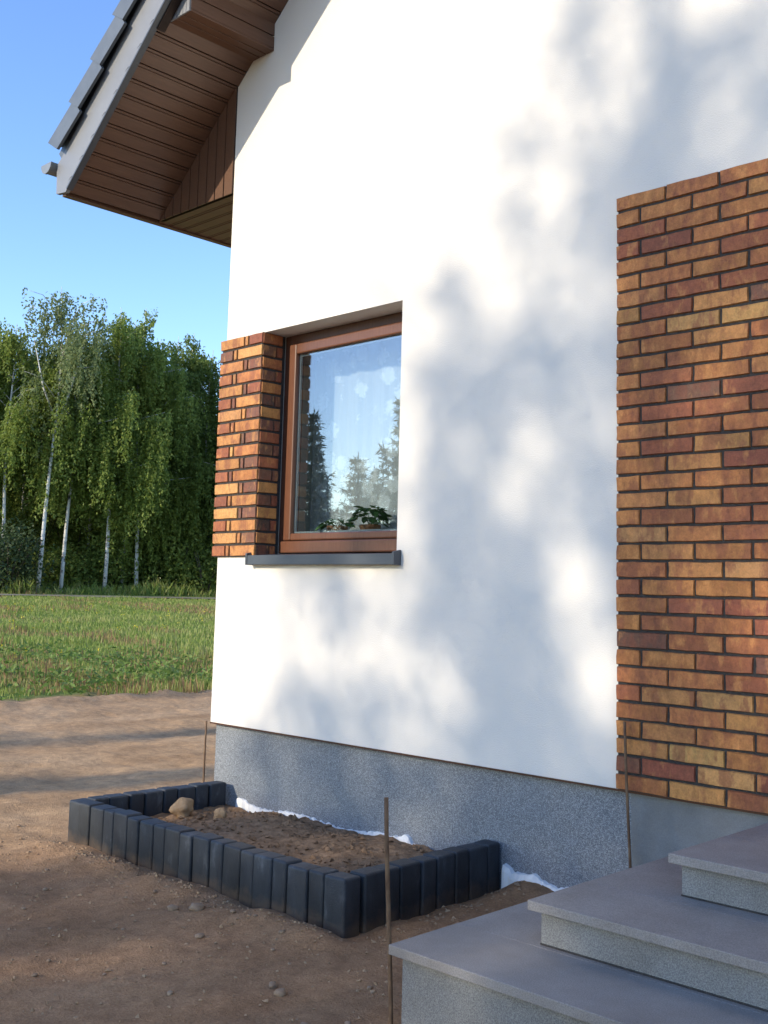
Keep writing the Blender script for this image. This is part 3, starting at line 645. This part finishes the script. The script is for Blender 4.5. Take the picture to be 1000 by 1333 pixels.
def row(p0, p1, seq, top=0.15):
    p0 = Vector(p0); p1 = Vector(p1); L = (p1 - p0).length; d = (p1 - p0) / L; ws = [0.104 if c == 'n' else 0.136 for c in seq]; k_ = L / sum(ws); t = 0
    for c, w_ in zip(seq, ws):
        q = p0 + d * (t + w_ * k_ / 2); t += w_ * k_
        o = bpy.data.objects.new('palisade_block', random.choice(pmesh[c])); COL.objects.link(o); o.parent = bed; P1(o, bed)
        o.location = (q.x + random.uniform(-0.004, 0.004), q.y + random.uniform(-0.005, 0.005), top + random.uniform(-0.004, 0.005))
        o.rotation_euler = (random.uniform(-0.012, 0.012), random.uniform(-0.012, 0.012), math.atan2(d.y, d.x) + random.uniform(-0.03, 0.03)); o.scale = (k_, 1, 1)
row((0.09, -0.975), (2.375, -0.985), 'wnwnwnwnwnwnwnwnwnw')
row((2.322, -0.925), (2.315, 0.015), 'wnwnwnwn')
row((0.145, -0.92), (0.165, -0.01), 'nwnwnwnw')
xs_ = np.linspace(0.17, 2.30, 150); ys_ = np.linspace(-0.955, 0.0, 72); SX, SY = np.meshgrid(xs_, ys_)
SZ = 0.035 + 0.045 * np.sin(np.clip((SY + 0.95) / 0.95, 0, 1) * 3.1) * sstep(0.3, 1.0, SX) + 0.05 * fbm(SX * 5, SY * 5, 4, 31) + 0.045 * np.maximum(fbm(SX * 18, SY * 18, 3, 41), 0) - 0.03 * sstep(0.9, 0.3, SX) + 0.03 * np.exp(-((SX - 0.45) ** 2 + (SY + 0.5) ** 2) / 0.03)
n1_, n2_ = len(xs_), len(ys_)
me = mesh('soil', np.stack([SX, SY, SZ], -1).reshape(-1, 3).tolist(), [(j * n1_ + i, j * n1_ + i + 1, (j + 1) * n1_ + i + 1, (j + 1) * n1_ + i) for j in range(n2_ - 1) for i in range(n1_ - 1)], True)
P1(link('soil', me, 'soil', bed), bed)
def lump(seed, sub=3, amp=0.35):
    bm = bmesh.new(); bmesh.ops.create_icosphere(bm, subdivisions=sub, radius=1.0); r = random.Random(seed)
    ks = [(Vector((r.uniform(-1, 1), r.uniform(-1, 1), r.uniform(-1, 1))).normalized(), r.uniform(0.4, 1) * amp, r.uniform(1.5, 4)) for _ in range(9)]
    for v in bm.verts:
        n_ = v.co.normalized(); f = 1 + sum(a * (0.5 * math.sin(k * 2 * n_.dot(u_) + a * 40)) for u_, a, k in ks) * 0.45; v.co = n_ * f
    me = bpy.data.meshes.new('lump'); bm.to_mesh(me); bm.free(); me.polygons.foreach_set('use_smooth', [True] * len(me.polygons)); return me
def soil_z(x, y): return float(SZ[int(np.argmin(abs(ys_ - y))), int(np.argmin(abs(xs_ - x)))])
for i, (x, y, sx, sz, lab) in enumerate(((0.43, -0.49, 0.075, 0.055, 'large dry pale earth clod lying in the flower bed'), (0.73, -0.45, 0.036, 0.042, 'small upright tan clod in the flower bed beside the larger one'))):
    me = lump(200 + i, 3, 0.5); o = link('earth_clod', me, 'clod'); o.location = (x, y, soil_z(x, y) + sz * 0.65); o.scale = (sx, sx * 0.8, sz); tag(o, lab, 'clod')
# crumbs of soil in the bed and along its foot
def crumbs(name, pts, smin, smax, mat, parent=None):
    base = np.array([[1, 0, 0], [-1, 0, 0], [0, 1, 0], [0, -1, 0], [0, 0, 1], [0, 0, -1]], float); T_ = np.array([[0, 2, 4], [2, 1, 4], [1, 3, 4], [3, 0, 4], [2, 0, 5], [1, 2, 5], [3, 1, 5], [0, 3, 5]])
    n = len(pts); s_ = rng.uniform(0, 1, n) ** 2.5 * (smax - smin) + smin
    V = pts[:, None, :] + base[None] * s_[:, None, None] * rng.uniform(0.55, 1.25, (n, 6, 1)) * np.array([1, 1, 0.7]) + rng.normal(size=(n, 6, 3)) * s_[:, None, None] * 0.2
    F = (T_[None] + 6 * np.arange(n)[:, None, None]).reshape(-1, 3)
    me = mesh(name, V.reshape(-1, 3).tolist(), F.tolist()); return link(name, me, mat, parent)
cp = np.stack([rng.uniform(0.25, 2.25, 900), rng.uniform(-0.9, -0.06, 900)], 1)
cp = np.array([(a, b, soil_z(a, b) + 0.003) for a, b in cp]); o = crumbs('soil_crumbs', cp, 0.004, 0.026, 'soil', bed); P1(o, bed); o['kind'] = 'stuff'
px_ = np.concatenate([rng.uniform(-1.5, 3.1, 2600), rng.uniform(0.1, 2.4, 500), rng.normal(2.5, 0.09, 200), rng.uniform(-6.9, -6.0, 700)])
py_ = np.concatenate([rng.uniform(-3.2, -1.05, 2600), -1.09 - rng.exponential(0.06, 500), rng.uniform(-1.1, 0.0, 200), rng.uniform(-2, 8, 700)])
pp = np.stack([px_, py_, gz(px_, py_) + 0.001], 1); o = crumbs('loose_earth', pp, 0.002, 0.013, 'crumb'); tag(o, 'loose crumbs of brown earth strewn over the bare yard', 'earth', kind='stuff')
spots = [(1.57, -1.32, 0.030), (1.66, -1.26, 0.040), (1.83, -1.19, 0.018), (1.96, -1.46, 0.026), (2.14, -1.75, 0.013), (2.57, -1.57, 0.02), (2.66, -1.61, 0.03), (1.78, -2.03, 0.012), (0.87, -1.56, 0.016), (1.66, -1.63, 0.011), (1.11, -1.79, 0.013), (2.52, -0.06, 0.014), (1.30, -1.24, 0.016), (1.95, -1.16, 0.014), (2.3, -1.35, 0.012), (2.4, -1.9, 0.015), (0.55, -1.38, 0.014), (1.45, -1.85, 0.010), (2.85, -1.35, 0.012), (2.75, -1.15, 0.013), (2.95, -1.75, 0.018), (3.02, -1.62, 0.014), (1.9, -2.15, 0.014), (0.2, -1.3, 0.014), (-0.5, -1.0, 0.014), (2.62, -0.6, 0.012), (2.2, -1.22, 0.016), (2.05, -1.95, 0.01)]
sm = [lump(300 + i, 2, 0.4) for i in range(5)]
for me in sm: me.materials.append(M['stone'])
for i, (x, y, r_) in enumerate(spots):
    r_ *= 0.8
    o = link('stone', sm[i % 5]); o.location = (x, y, float(gz(x, y)) + r_ * 0.25); o.scale = (r_ * random.uniform(0.9, 1.5), r_, r_ * random.uniform(0.5, 0.8)); o.rotation_euler = (0, 0, random.uniform(0, 6.28))
    tag(o, 'small pale stone lying on the bare brown earth of the yard', 'stone', 'stones scattered over the yard')

# ------------------------------------------------------------------ steel rods
def rod(p0, p1, r, label, bend=0.004):
    a = Vector(p0); b = Vector(p1); pts = []
    for k in range(9):
        t = k / 8; q = a.lerp(b, t); pts.append((q.x + bend * math.sin(t * 5), q.y + bend * math.sin(t * 4 + 1), q.z))
    o = MB().tube(pts, r, 8).build('steel_rod', 'rust', None, True); tag(o, label, 'rod', 'steel rods stuck in the ground'); return o
rod((3.150, -1.545, -0.30), (3.122, -1.560, 0.655), 0.0075, 'thin rusty steel rod standing at the corner of the lowest step')
rod((3.155, -0.075, -0.30), (3.108, -0.050, 0.80), 0.0065, 'thin rusty steel rod leaning on the corner of the brick panel')
rod((-0.030, -0.02, -0.30), (-0.012, -0.02, 0.50), 0.006, 'thin rusty steel rod upright at the corner of the white house', 0.002)

# ------------------------------------------------------------------ meadow
def wedge(n, d0, d1, a0=-74, a1=-46, pw_=1.0):
    """points in a sector seen from the yard: azimuths measured from +Y towards -X"""
    d = d0 + (d1 - d0) * rng.uniform(0, 1, n) ** pw_; a = np.radians(rng.uniform(a0, a1, n)); return 5.75 + np.sin(a) * d, -4.26 + np.cos(a) * d, d
def blades(x, y, d, h, w_, lean=0.35, segs=1):
    n = len(x); z = gz(x, y); P = np.stack([x, y, z - 0.02], 1)
    a = rng.uniform(0, 2 * np.pi, n); s_ = np.stack([np.cos(a), np.sin(a), np.zeros(n)], 1) * (w_ * (0.6 + d / 22))[:, None] * 0.5
    b = rng.uniform(0, 2 * np.pi, n); l = (np.stack([np.cos(b), np.sin(b), np.zeros(n)], 1) * rng.uniform(0.1, 1, n)[:, None] * lean * h[:, None]); u_ = np.stack([np.zeros(n), np.zeros(n), h], 1)
    return np.stack([P - s_, P + s_, P + u_ * 0.65 + l * 0.5 + s_ * 0.75, P + u_ + l], 1)
x, y, d = wedge(210000, 11.6, 62, -80, -40, 1.15)
RDX = lambda yy: -54 + 16 * (yy + 20) / 62
k = (x < -6.45 + 0.5 * fbm(y * 0.8, y * 0, 3, 5)) & (np.abs(x - RDX(y)) > 1.75); x, y, d = x[k], y[k], d[k]
cov = fbm(x * 0.45, y * 0.45, 4, 61); nearedge = sstep(-9.5, -6.5, x)
k = (cov + 0.35 - 0.33 * nearedge * (fbm(x * 1.3, y * 1.3, 3, 71) < 0.02)) > 0.0; x, y, d, cov = x[k], y[k], d[k], cov[k]
h = rng.uniform(0.04, 0.13, len(x)) * (1 + 0.8 * np.maximum(cov, 0) * 4)
red = (fbm(x * 0.22, y * 0.5, 3, 81) > 0.085) & (rng.uniform(0, 1, len(x)) < 0.42)
tag(link('meadow_grass', quads_mesh('meadow_grass', blades(x[~red], y[~red], d[~red], h[~red], np.full((~red).sum(), 0.016))), 'grass'), 'sunlit green meadow grass growing beyond the dirt road', 'grass', kind='stuff')
tag(link('dry_stalks', quads_mesh('dry_stalks', blades(x[red], y[red], d[red], h[red] * 1.35, np.full(red.sum(), 0.010), 0.2)), 'sorrel'), 'reddish brown dry stalks in patches of the meadow', 'grass', kind='stuff')
# leafy weeds along the near edge
x, y, d = wedge(2000, 11.8, 21, -80, -40, 1.3); k = (x < -6.6) & (fbm(x * 0.9, y * 0.9, 3, 91) > -0.03); x, y, d = x[k], y[k], d[k]
Q = []
for xx, yy in zip(x, y):
    n = rng.integers(7, 16); hh = rng.uniform(0.10, 0.34); c = np.array([xx, yy, float(gz(xx, yy))])
    pts = c + rng.normal(size=(n, 3)) * np.array([0.07, 0.07, 0]) + np.stack([np.zeros(n), np.zeros(n), rng.uniform(0.2, 1, n) * hh], 1)
    Q.append(leaves(pts, 0.10, 0.045, -0.1))
tag(link('leafy_weeds', quads_mesh('leafy_weeds', np.concatenate(Q)), 'weed'), 'low leafy green weeds along the edge of the dirt road', 'weeds', kind='stuff')
x, y, d = wedge(650, 19, 42, -80, -40, 1.0); k = fbm(x * 0.25, y * 0.25, 3, 95) > 0.03; x, y, d = x[k], y[k], d[k]
P = np.stack([x, y, gz(x, y) + rng.uniform(0.12, 0.28, len(x))], 1); P = np.repeat(P, 5, 0) + rng.normal(size=(len(P) * 5, 3)) * 0.035
tag(link('yellow_flowers', quads_mesh('yellow_flowers', leaves(P, 0.04, 0.035, 0.0)), 'flower'), 'scattered yellow wildflowers in the meadow', 'flowers', kind='stuff')
x, y, d = wedge(40000, 50, 66, -84, -36, 1.0); k = x < RDX(y) - 2.2; x, y, d = x[k], y[k], d[k]
tag(link('tall_verge_grass', quads_mesh('tall_verge_grass', blades(x, y, d, rng.uniform(0.15, 0.55, len(x)) + 0.9 * np.maximum(fbm(x * 0.5, y * 0.5, 3, 17), 0) * 2, np.full(len(x), 0.016), 0.7)), 'grass'), 'tall pale grass in front of the dark wood', 'grass', kind='stuff')

# ------------------------------------------------------------------ trees
def trunk_mb(mb, h, r0, bend, r, k=8, top=0.012):
    n = 9; ph = r.uniform(0, 6.28); pts = []; rad = []
    for i in range(n):
        t = i / (n - 1); pts.append(Vector((bend * math.sin(t * 2.2) * math.cos(ph) + 0.06 * math.sin(t * 9 + ph), bend * math.sin(t * 2.2) * math.sin(ph) + 0.06 * math.cos(t * 8 + ph), h * t))); rad.append(r0 * (1 - t) ** 0.8 + top)
    pts[0].z = -0.4; mb.tube(pts, rad, k)
    def at(t):
        f = min(t * (n - 1), n - 1.001); i = int(f); return pts[i].lerp(pts[i + 1], f - i)
    return at
def birch(loc, h, width, seed, mat, label, group='birches along the edge of the wood', n_limbs=24, fork=False, dens=1.0, low=0.22):
    h *= 0.945; dens *= 1.3; r = random.Random(seed); g = np.random.default_rng(seed); e = empty('birch_tree', loc); tag(e, label, 'tree', group)
    mb = MB(); at = trunk_mb(mb, h, 0.07 + h * 0.0022, h * 0.03, r); tips = []
    if fork:
        b = at(0.50); mb.tube([b, b + Vector((0.5, 0.25, 1.8)), b + Vector((0.9, 0.7, 4.0)), b + Vector((1.1, 1.0, 6.4))], [0.09, 0.07, 0.05, 0.02], 6)
        mb.tube([b + Vector((0, 0, 1)), b + Vector((-0.3, -0.6, 2.6)), b + Vector((-0.5, -1.2, 5.2))], [0.07, 0.05, 0.015], 6)
    for i in range(n_limbs):
        t = low + (0.97 - low) * (i + r.uniform(0, 1)) / n_limbs; a = r.uniform(0, 6.28); b = at(t)
        prof = math.sin(min(1, (t - low) / (1 - low) * 0.86 + 0.22) * math.pi) ** 0.7; L = width * 0.68 * prof * r.uniform(0.65, 1.15) + 0.3
        d = Vector((math.cos(a), math.sin(a), 0)); m1 = b + d * L * 0.55 + Vector((0, 0, L * 0.55)); e1 = b + d * L + Vector((0, 0, L * 0.62))
        mb.tube([b, m1, e1], [0.045 * (1.1 - t) + 0.012, 0.02, 0.007], 5); tips.append((b, m1, e1, L))
    o = mb.build('trunk', 'birch', e, True)
    P = []
    for b, m1, e1, L in tips:                                   # hanging strands of leaves
        ns_ = int((10 + L * 11) * dens)
        for s_ in range(ns_):
            t = r.uniform(0.15, 1.08); q = (b.lerp(m1, t * 2) if t < 0.5 else m1.lerp(e1, (t - 0.5) * 2)); q = q + Vector((r.gauss(0, 0.22), r.gauss(0, 0.22), r.gauss(0, 0.2)))
            ln = r.uniform(0.7, 3.0) * (0.5 + 0.6 * L / max(width * 0.5, 0.1)); k = int(6 + ln * 15)
            dz = g.uniform(0, ln, k); dr = Vector((r.gauss(0, 0.12), r.gauss(0, 0.12), 0))
            P.append(np.stack([q.x + dr.x * dz + g.normal(0, 0.055, k), q.y + dr.y * dz + g.normal(0, 0.055, k), q.z - dz + g.normal(0, 0.05, k)], 1))
    P = np.concatenate(P); P = P[P[:, 2] > 0.8]
    o = link('crown', quads_mesh('crown', leaves(P, 0.17, 0.105, 1.3, g)), mat, e)
    return e
def at_az(azd, dist): a = math.radians(azd); x = 5.75 + math.sin(a) * dist; y = -4.26 + math.cos(a) * dist; return (x, y, float(gz(x, y)))
def px_az(px):                                                  # bearing of a place along the wood's edge
    d = rt * ((px - 536.245) / 1405.39) + fw; d = d + up * (-(740 - 605.98) / 1405.39); return math.degrees(math.atan2(d.x, d.y))
OWN = {1: 'birch with bare lower trunk rising behind the large dark bush', 79: 'short slim birch right beside the tallest forked birch'}
LB = 'slender white stemmed birch with drooping green crown at the wood edge'
birch(at_az(px_az(49), 58.6), 17.0, 4.2, 1, 'leaf_pale', 'tallest birch with thin pale crown and forked white trunk', fork=True, dens=0.36, n_limbs=18, low=0.60)
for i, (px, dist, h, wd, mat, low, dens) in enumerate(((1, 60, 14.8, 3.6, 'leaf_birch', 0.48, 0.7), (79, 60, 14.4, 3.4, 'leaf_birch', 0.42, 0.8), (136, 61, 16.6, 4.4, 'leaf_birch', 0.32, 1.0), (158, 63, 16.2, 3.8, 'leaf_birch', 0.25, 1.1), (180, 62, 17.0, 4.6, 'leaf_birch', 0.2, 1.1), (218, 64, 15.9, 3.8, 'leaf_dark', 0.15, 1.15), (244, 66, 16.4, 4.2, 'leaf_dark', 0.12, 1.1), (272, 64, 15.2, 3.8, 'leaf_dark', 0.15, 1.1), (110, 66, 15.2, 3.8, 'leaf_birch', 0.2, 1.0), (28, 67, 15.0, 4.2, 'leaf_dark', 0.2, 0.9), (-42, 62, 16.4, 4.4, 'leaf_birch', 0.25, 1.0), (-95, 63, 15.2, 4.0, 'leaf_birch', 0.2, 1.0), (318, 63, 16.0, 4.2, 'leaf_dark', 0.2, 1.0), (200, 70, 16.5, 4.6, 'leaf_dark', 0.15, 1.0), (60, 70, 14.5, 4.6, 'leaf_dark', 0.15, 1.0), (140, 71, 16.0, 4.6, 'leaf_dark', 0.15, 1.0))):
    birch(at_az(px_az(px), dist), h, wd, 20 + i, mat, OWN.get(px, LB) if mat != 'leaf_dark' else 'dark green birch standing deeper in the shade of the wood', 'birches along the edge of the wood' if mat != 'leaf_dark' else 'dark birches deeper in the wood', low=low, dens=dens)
# undergrowth at the foot of the wood
def shrub(loc, h, rad, seed, mat, label, group):
    g = np.random.default_rng(seed); r = random.Random(seed); e = empty('shrub', loc); tag(e, label, 'shrub', group); mb = MB()
    for k in range(7):
        a = r.uniform(0, 6.28); mb.tube([(0, 0, -0.2), (0.3 * rad * math.cos(a), 0.3 * rad * math.sin(a), h * 0.45), (0.65 * rad * math.cos(a), 0.65 * rad * math.sin(a), h * 0.8)], [0.05, 0.03, 0.01], 5)
    mb.build('stem', 'bark', e, True)
    n = int(1500 * rad); c = g.normal(size=(18, 3)); c = unit(c) * g.uniform(0.3, 0.9, (18, 1)) * np.array([rad, rad, h * 0.5]) + np.array([0, 0, h * 0.5])
    P = c[g.integers(0, 18, n)] + g.normal(size=(n, 3)) * np.array([rad * 0.24, rad * 0.24, h * 0.13]); P[:, 2] = np.abs(P[:, 2])
    link('foliage', quads_mesh('foliage', leaves(P, 0.20, 0.12, 0.3, g)), mat, e); return e
for i, (px, dist, h, rad) in enumerate(((12, 58.5, 3.4, 2.2), (-55, 59, 3.0, 2.0), (62, 61.5, 2.2, 1.4), (112, 62, 2.6, 1.5), (150, 63, 3.0, 1.7), (198, 64, 3.2, 1.8), (236, 63, 3.4, 1.8), (268, 62, 3.0, 1.7), (305, 62, 3.2, 1.8), (-110, 60, 3.0, 2.0), (96, 66, 4.5, 2.0), (170, 67, 5.0, 2.2), (250, 68, 5.5, 2.3), (40, 66, 4.5, 2.2))):
    big = i == 0
    shrub(at_az(px_az(px), dist), h, rad, 70 + i, 'needle' if big else ('leaf_dark' if i % 2 else 'leaf_birch'), 'large dark bush in front of the white birch trunks' if big else 'dark green shrub in the undergrowth at the foot of the birches', None if big else 'shrubs under the birches')
# the wood behind, one dark mass of foliage
g = np.random.default_rng(5); n = 52000; a = np.radians(g.uniform(-86, -34, n)); d = g.uniform(72, 84, n)
X = 5.75 + np.sin(a) * d; Y = -4.26 + np.cos(a) * d; Zt = 10.8 + 3.0 * fbm(np.degrees(a) * 0.45, a * 0, 4, 55) * 2
Zz = g.uniform(0, 1, n) ** 0.9 * Zt; P = np.stack([X, Y, gz(X, Y) + Zz], 1)
k = vnoise(X * 0.8 + Zz * 0.3, Y * 0.8 + Zz * 0.6, 13) > 0.22; P = P[k]
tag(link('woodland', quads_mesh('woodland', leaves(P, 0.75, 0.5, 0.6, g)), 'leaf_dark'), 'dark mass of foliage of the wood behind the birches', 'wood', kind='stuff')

# conifers across the yard: mirrored in the window
def spruce(loc, h, rad, seed, label, group):
    g = np.random.default_rng(seed); r = random.Random(seed); e = empty('spruce_tree', loc); tag(e, label, 'tree', group)
    mb = MB(); mb.tube([(0, 0, -0.3), (0.03, 0, h * 0.5), (0, 0, h)], [0.02 * h, 0.012 * h, 0.01], 7); P = []
    z = h * 0.06
    while z < h * 0.985:
        L = rad * (1 - z / h) ** 0.85 * r.uniform(0.8, 1.12) + 0.06; nb = 7 if L > 0.5 else 5
        for k in range(nb):
            a = r.uniform(0, 6.28); d = Vector((math.cos(a), math.sin(a), 0)); LL = L * r.uniform(0.75, 1.1)
            p0 = Vector((0, 0, z)); p1 = p0 + d * LL * 0.6 + Vector((0, 0, -0.10 * LL)); p2 = p0 + d * LL + Vector((0, 0, 0.12 * LL)); mb.tube([p0, p1, p2], [0.018, 0.012, 0.004], 4)
            m_ = int(30 + 70 * LL); t = g.uniform(0.12, 1.02, m_); Lq = np.where(t[:, None] < 0.6, np.array(p0) + (np.array(p1) - np.array(p0)) * (t[:, None] / 0.6), np.array(p1) + (np.array(p2) - np.array(p1)) * ((t[:, None] - 0.6) / 0.4))
            side = np.array([-d.y, d.x, 0]); P.append(Lq + side * (g.normal(0, 1, m_) * 0.16 * LL * (1.1 - t))[:, None] + np.array([0, 0, 1]) * g.normal(0, 0.03, m_)[:, None])
        z += 0.16 + 0.012 * h
    mb.build('trunk', 'bark', e, True); link('crown', quads_mesh('crown', leaves(np.concatenate(P), 0.17, 0.035, 0.15, g)), 'needle', e); return e
def gloc(x, y): return (x, y, float(gz(x, y)))
spruce(gloc(-11.05, -12.85), 5.9, 1.55, 401, 'dark spruce mirrored in the window beside the bushy plant', 'spruces across the yard')
spruce(gloc(-12.9, -11.7), 5.4, 1.2, 402, 'slim spruce mirrored in the window beside the brick pier', 'spruces across the yard')
spruce(gloc(-17.0, -17.1), 5.3, 1.6, 403, 'smaller spruce mirrored low in the middle of the window', 'spruces across the yard')
spruce(gloc(-23.4, -21.2), 6.2, 2.0, 404, 'broad spruce standing behind the slim spruce across the yard', 'spruces across the yard')
spruce(gloc(-21.6, -22.3), 5.6, 1.9, 405, 'broad spruce standing behind the smaller spruce across the yard', 'spruces across the yard')

# broadleaf trees across the yard whose shade falls on the wall, the bed and the road
def shade_mask(u, v):
    """where the crown is leafy, seen along the sun onto the wall plane"""
    u = u + 0.30 * fbm(u * 2.2, v * 1.3, 3, 101); v = v + 0.45 * fbm(u * 2.0, v * 1.1, 3, 103)
    b = np.interp(v, [-2.5, -0.7, -0.3, 0.2, 0.62, 0.8, 1.0, 1.3, 1.55, 1.9, 2.15, 2.5, 2.9, 3.3, 3.8, 4.4, 5.0, 6.0, 7.5], [1.1, 0.95, 0.72, 0.38, 0.40, 0.70, 0.66, 0.52, 0.50, 1.2, 1.68, 1.72, 1.92, 2.0, 2.35, 2.75, 2.95, 3.6, 4.6])
    m = sstep(-0.10, 0.12, u - b)
    m = m * (0.42 + 0.58 * sstep(-0.13, 0.02, fbm(u * 3.0 - 1.3 * v * sstep(1.5, 3, v), v * 1.0, 3, 77)))
    for cu_, cv_, ru, rv, tilt, k in ((3.55, 4.12, .30, .24, 0.2, 1), (2.60, 3.72, .10, .42, -0.3, .8), (2.92, 3.85, .10, .17, 0, .75), (2.37, 2.86, .10, .20, 0, .8), (2.88, 2.93, .12, .22, 0, .55), (2.66, 2.15, .09, .12, 0, .7), (2.46, 1.88, .13, .20, 0.5, .7), (2.74, 1.60, .13, .30, -0.2, .85), (2.96, 1.12, .10, .36, 0, .95), (0.92, 1.05, .13, .28, -0.25, .95), (1.72, 2.05, .10, .50, 0, .5), (1.52, 1.10, .12, .42, -.2, .5), (2.15, 3.30, .10, .25, 0, .5), (1.95, 2.70, .08, .15, 0, .5), (3.5, 2.2, .18, .3, 0, .6), (3.35, 1.3, .12, .3, 0, .7), (3.7, 3.1, .15, .2, 0, .6)):
        du = (u - cu_) - tilt * (v - cv_); m = m * (1 - min(1, k * 1.15) * np.exp(-((du / (ru * 1.25)) ** 2 + ((v - cv_) / (rv * 1.2)) ** 2) ** 1.5))
    return m
def broadleaf(loc, h, seed, label, c0, c1, n, mat, masked, group, rads, shape=0.5):
    """crown between heights c0 and c1 with elliptic radii rads; leaves thin out by the mask"""
    g = np.random.default_rng(seed); r = random.Random(seed); e = empty('broadleaf_tree', loc); tag(e, label, 'tree', group)
    mb = MB(); at = trunk_mb(mb, h * 0.97, 0.05 + 0.012 * h, 0.2, r, 9)
    for i in range(26):
        t = c0 / h + (0.95 - c0 / h) * i / 26; a = i * 2.4; b = at(t); f = math.sqrt(max(0.05, 1 - (2 * (t * h - c0) / (c1 - c0) - 1) ** 2)); L = 0.85 * f
        q = b + Vector((rads[0] * L * math.cos(a), rads[1] * L * math.sin(a), 0.5 * L * rads[0])); mb.tube([b, b.lerp(q, 0.5) + Vector((0, 0, -0.12)), q], [0.06 * (1.2 - t), 0.03, 0.008], 5)
    mb.build('trunk', 'bark', e, True)
    P = []; got = 0
    while got < n:
        q = g.uniform(-1, 1, (n, 3)); rr = np.hypot(q[:, 0], q[:, 1]); tz = (q[:, 2] + 1) / 2
        lim = np.sin(np.clip(tz, 0, 1) ** shape * math.pi * 0.96 + 0.12) ** 0.8
        q = q[rr < lim]; q = np.stack([q[:, 0] * rads[0], q[:, 1] * rads[1], c0 + (q[:, 2] + 1) / 2 * (c1 - c0)], 1)
        cl = vnoise(q[:, 0] * 1.1 + q[:, 2] * 0.7, q[:, 1] * 1.1 - q[:, 2] * 0.9, seed); q = q[cl > 0.25]
        if masked:
            wp = q + np.array(loc); u = wp[:, 0] - wp[:, 1] * SU; v = wp[:, 2] + wp[:, 1] * SV; q = q[g.uniform(0, 1, len(q)) < shade_mask(u, v)]
        P.append(q); got += len(q)
    P = np.concatenate(P)[:n]; link('crown', quads_mesh('crown', leaves(P, 0.17, 0.11, 0.4, g)), mat, e); return e
def sun_loc(u, Y): return (u + Y * SU, Y, float(gz(u + Y * SU, Y)))
broadleaf(sun_loc(3.4, -23.5), 16.5, 501, 'wide leafy tree across the yard that dapples the house wall', 6.2, 16.5, 15500, 'leaf_birch', True, None, (3.6, 2.4))
broadleaf(sun_loc(6.8, -26.5), 17.0, 502, 'tall leafy tree across the yard shading the entrance steps', 4.5, 17.0, 19000, 'leaf_birch', True, None, (3.2, 2.4))
broadleaf(sun_loc(-4.05, -24.0), 12.6, 503, 'slim leafy tree across the yard casting a stripe on the road', 3.0, 12.6, 5200, 'leaf_birch', False, 'slim trees across the yard', (0.62, 0.7), 0.7)
broadleaf(sun_loc(-1.55, -23.0), 11.2, 504, 'slim leafy tree across the yard casting a stripe on the road', 3.0, 11.2, 5200, 'leaf_birch', False, 'slim trees across the yard', (0.75, 0.7), 0.7)
broadleaf(sun_loc(-7.4, -25.0), 12.3, 505, 'slim leafy tree across the yard casting a stripe on the road', 3.0, 12.3, 4200, 'leaf_birch', False, 'slim trees across the yard', (0.7, 0.7), 0.7)
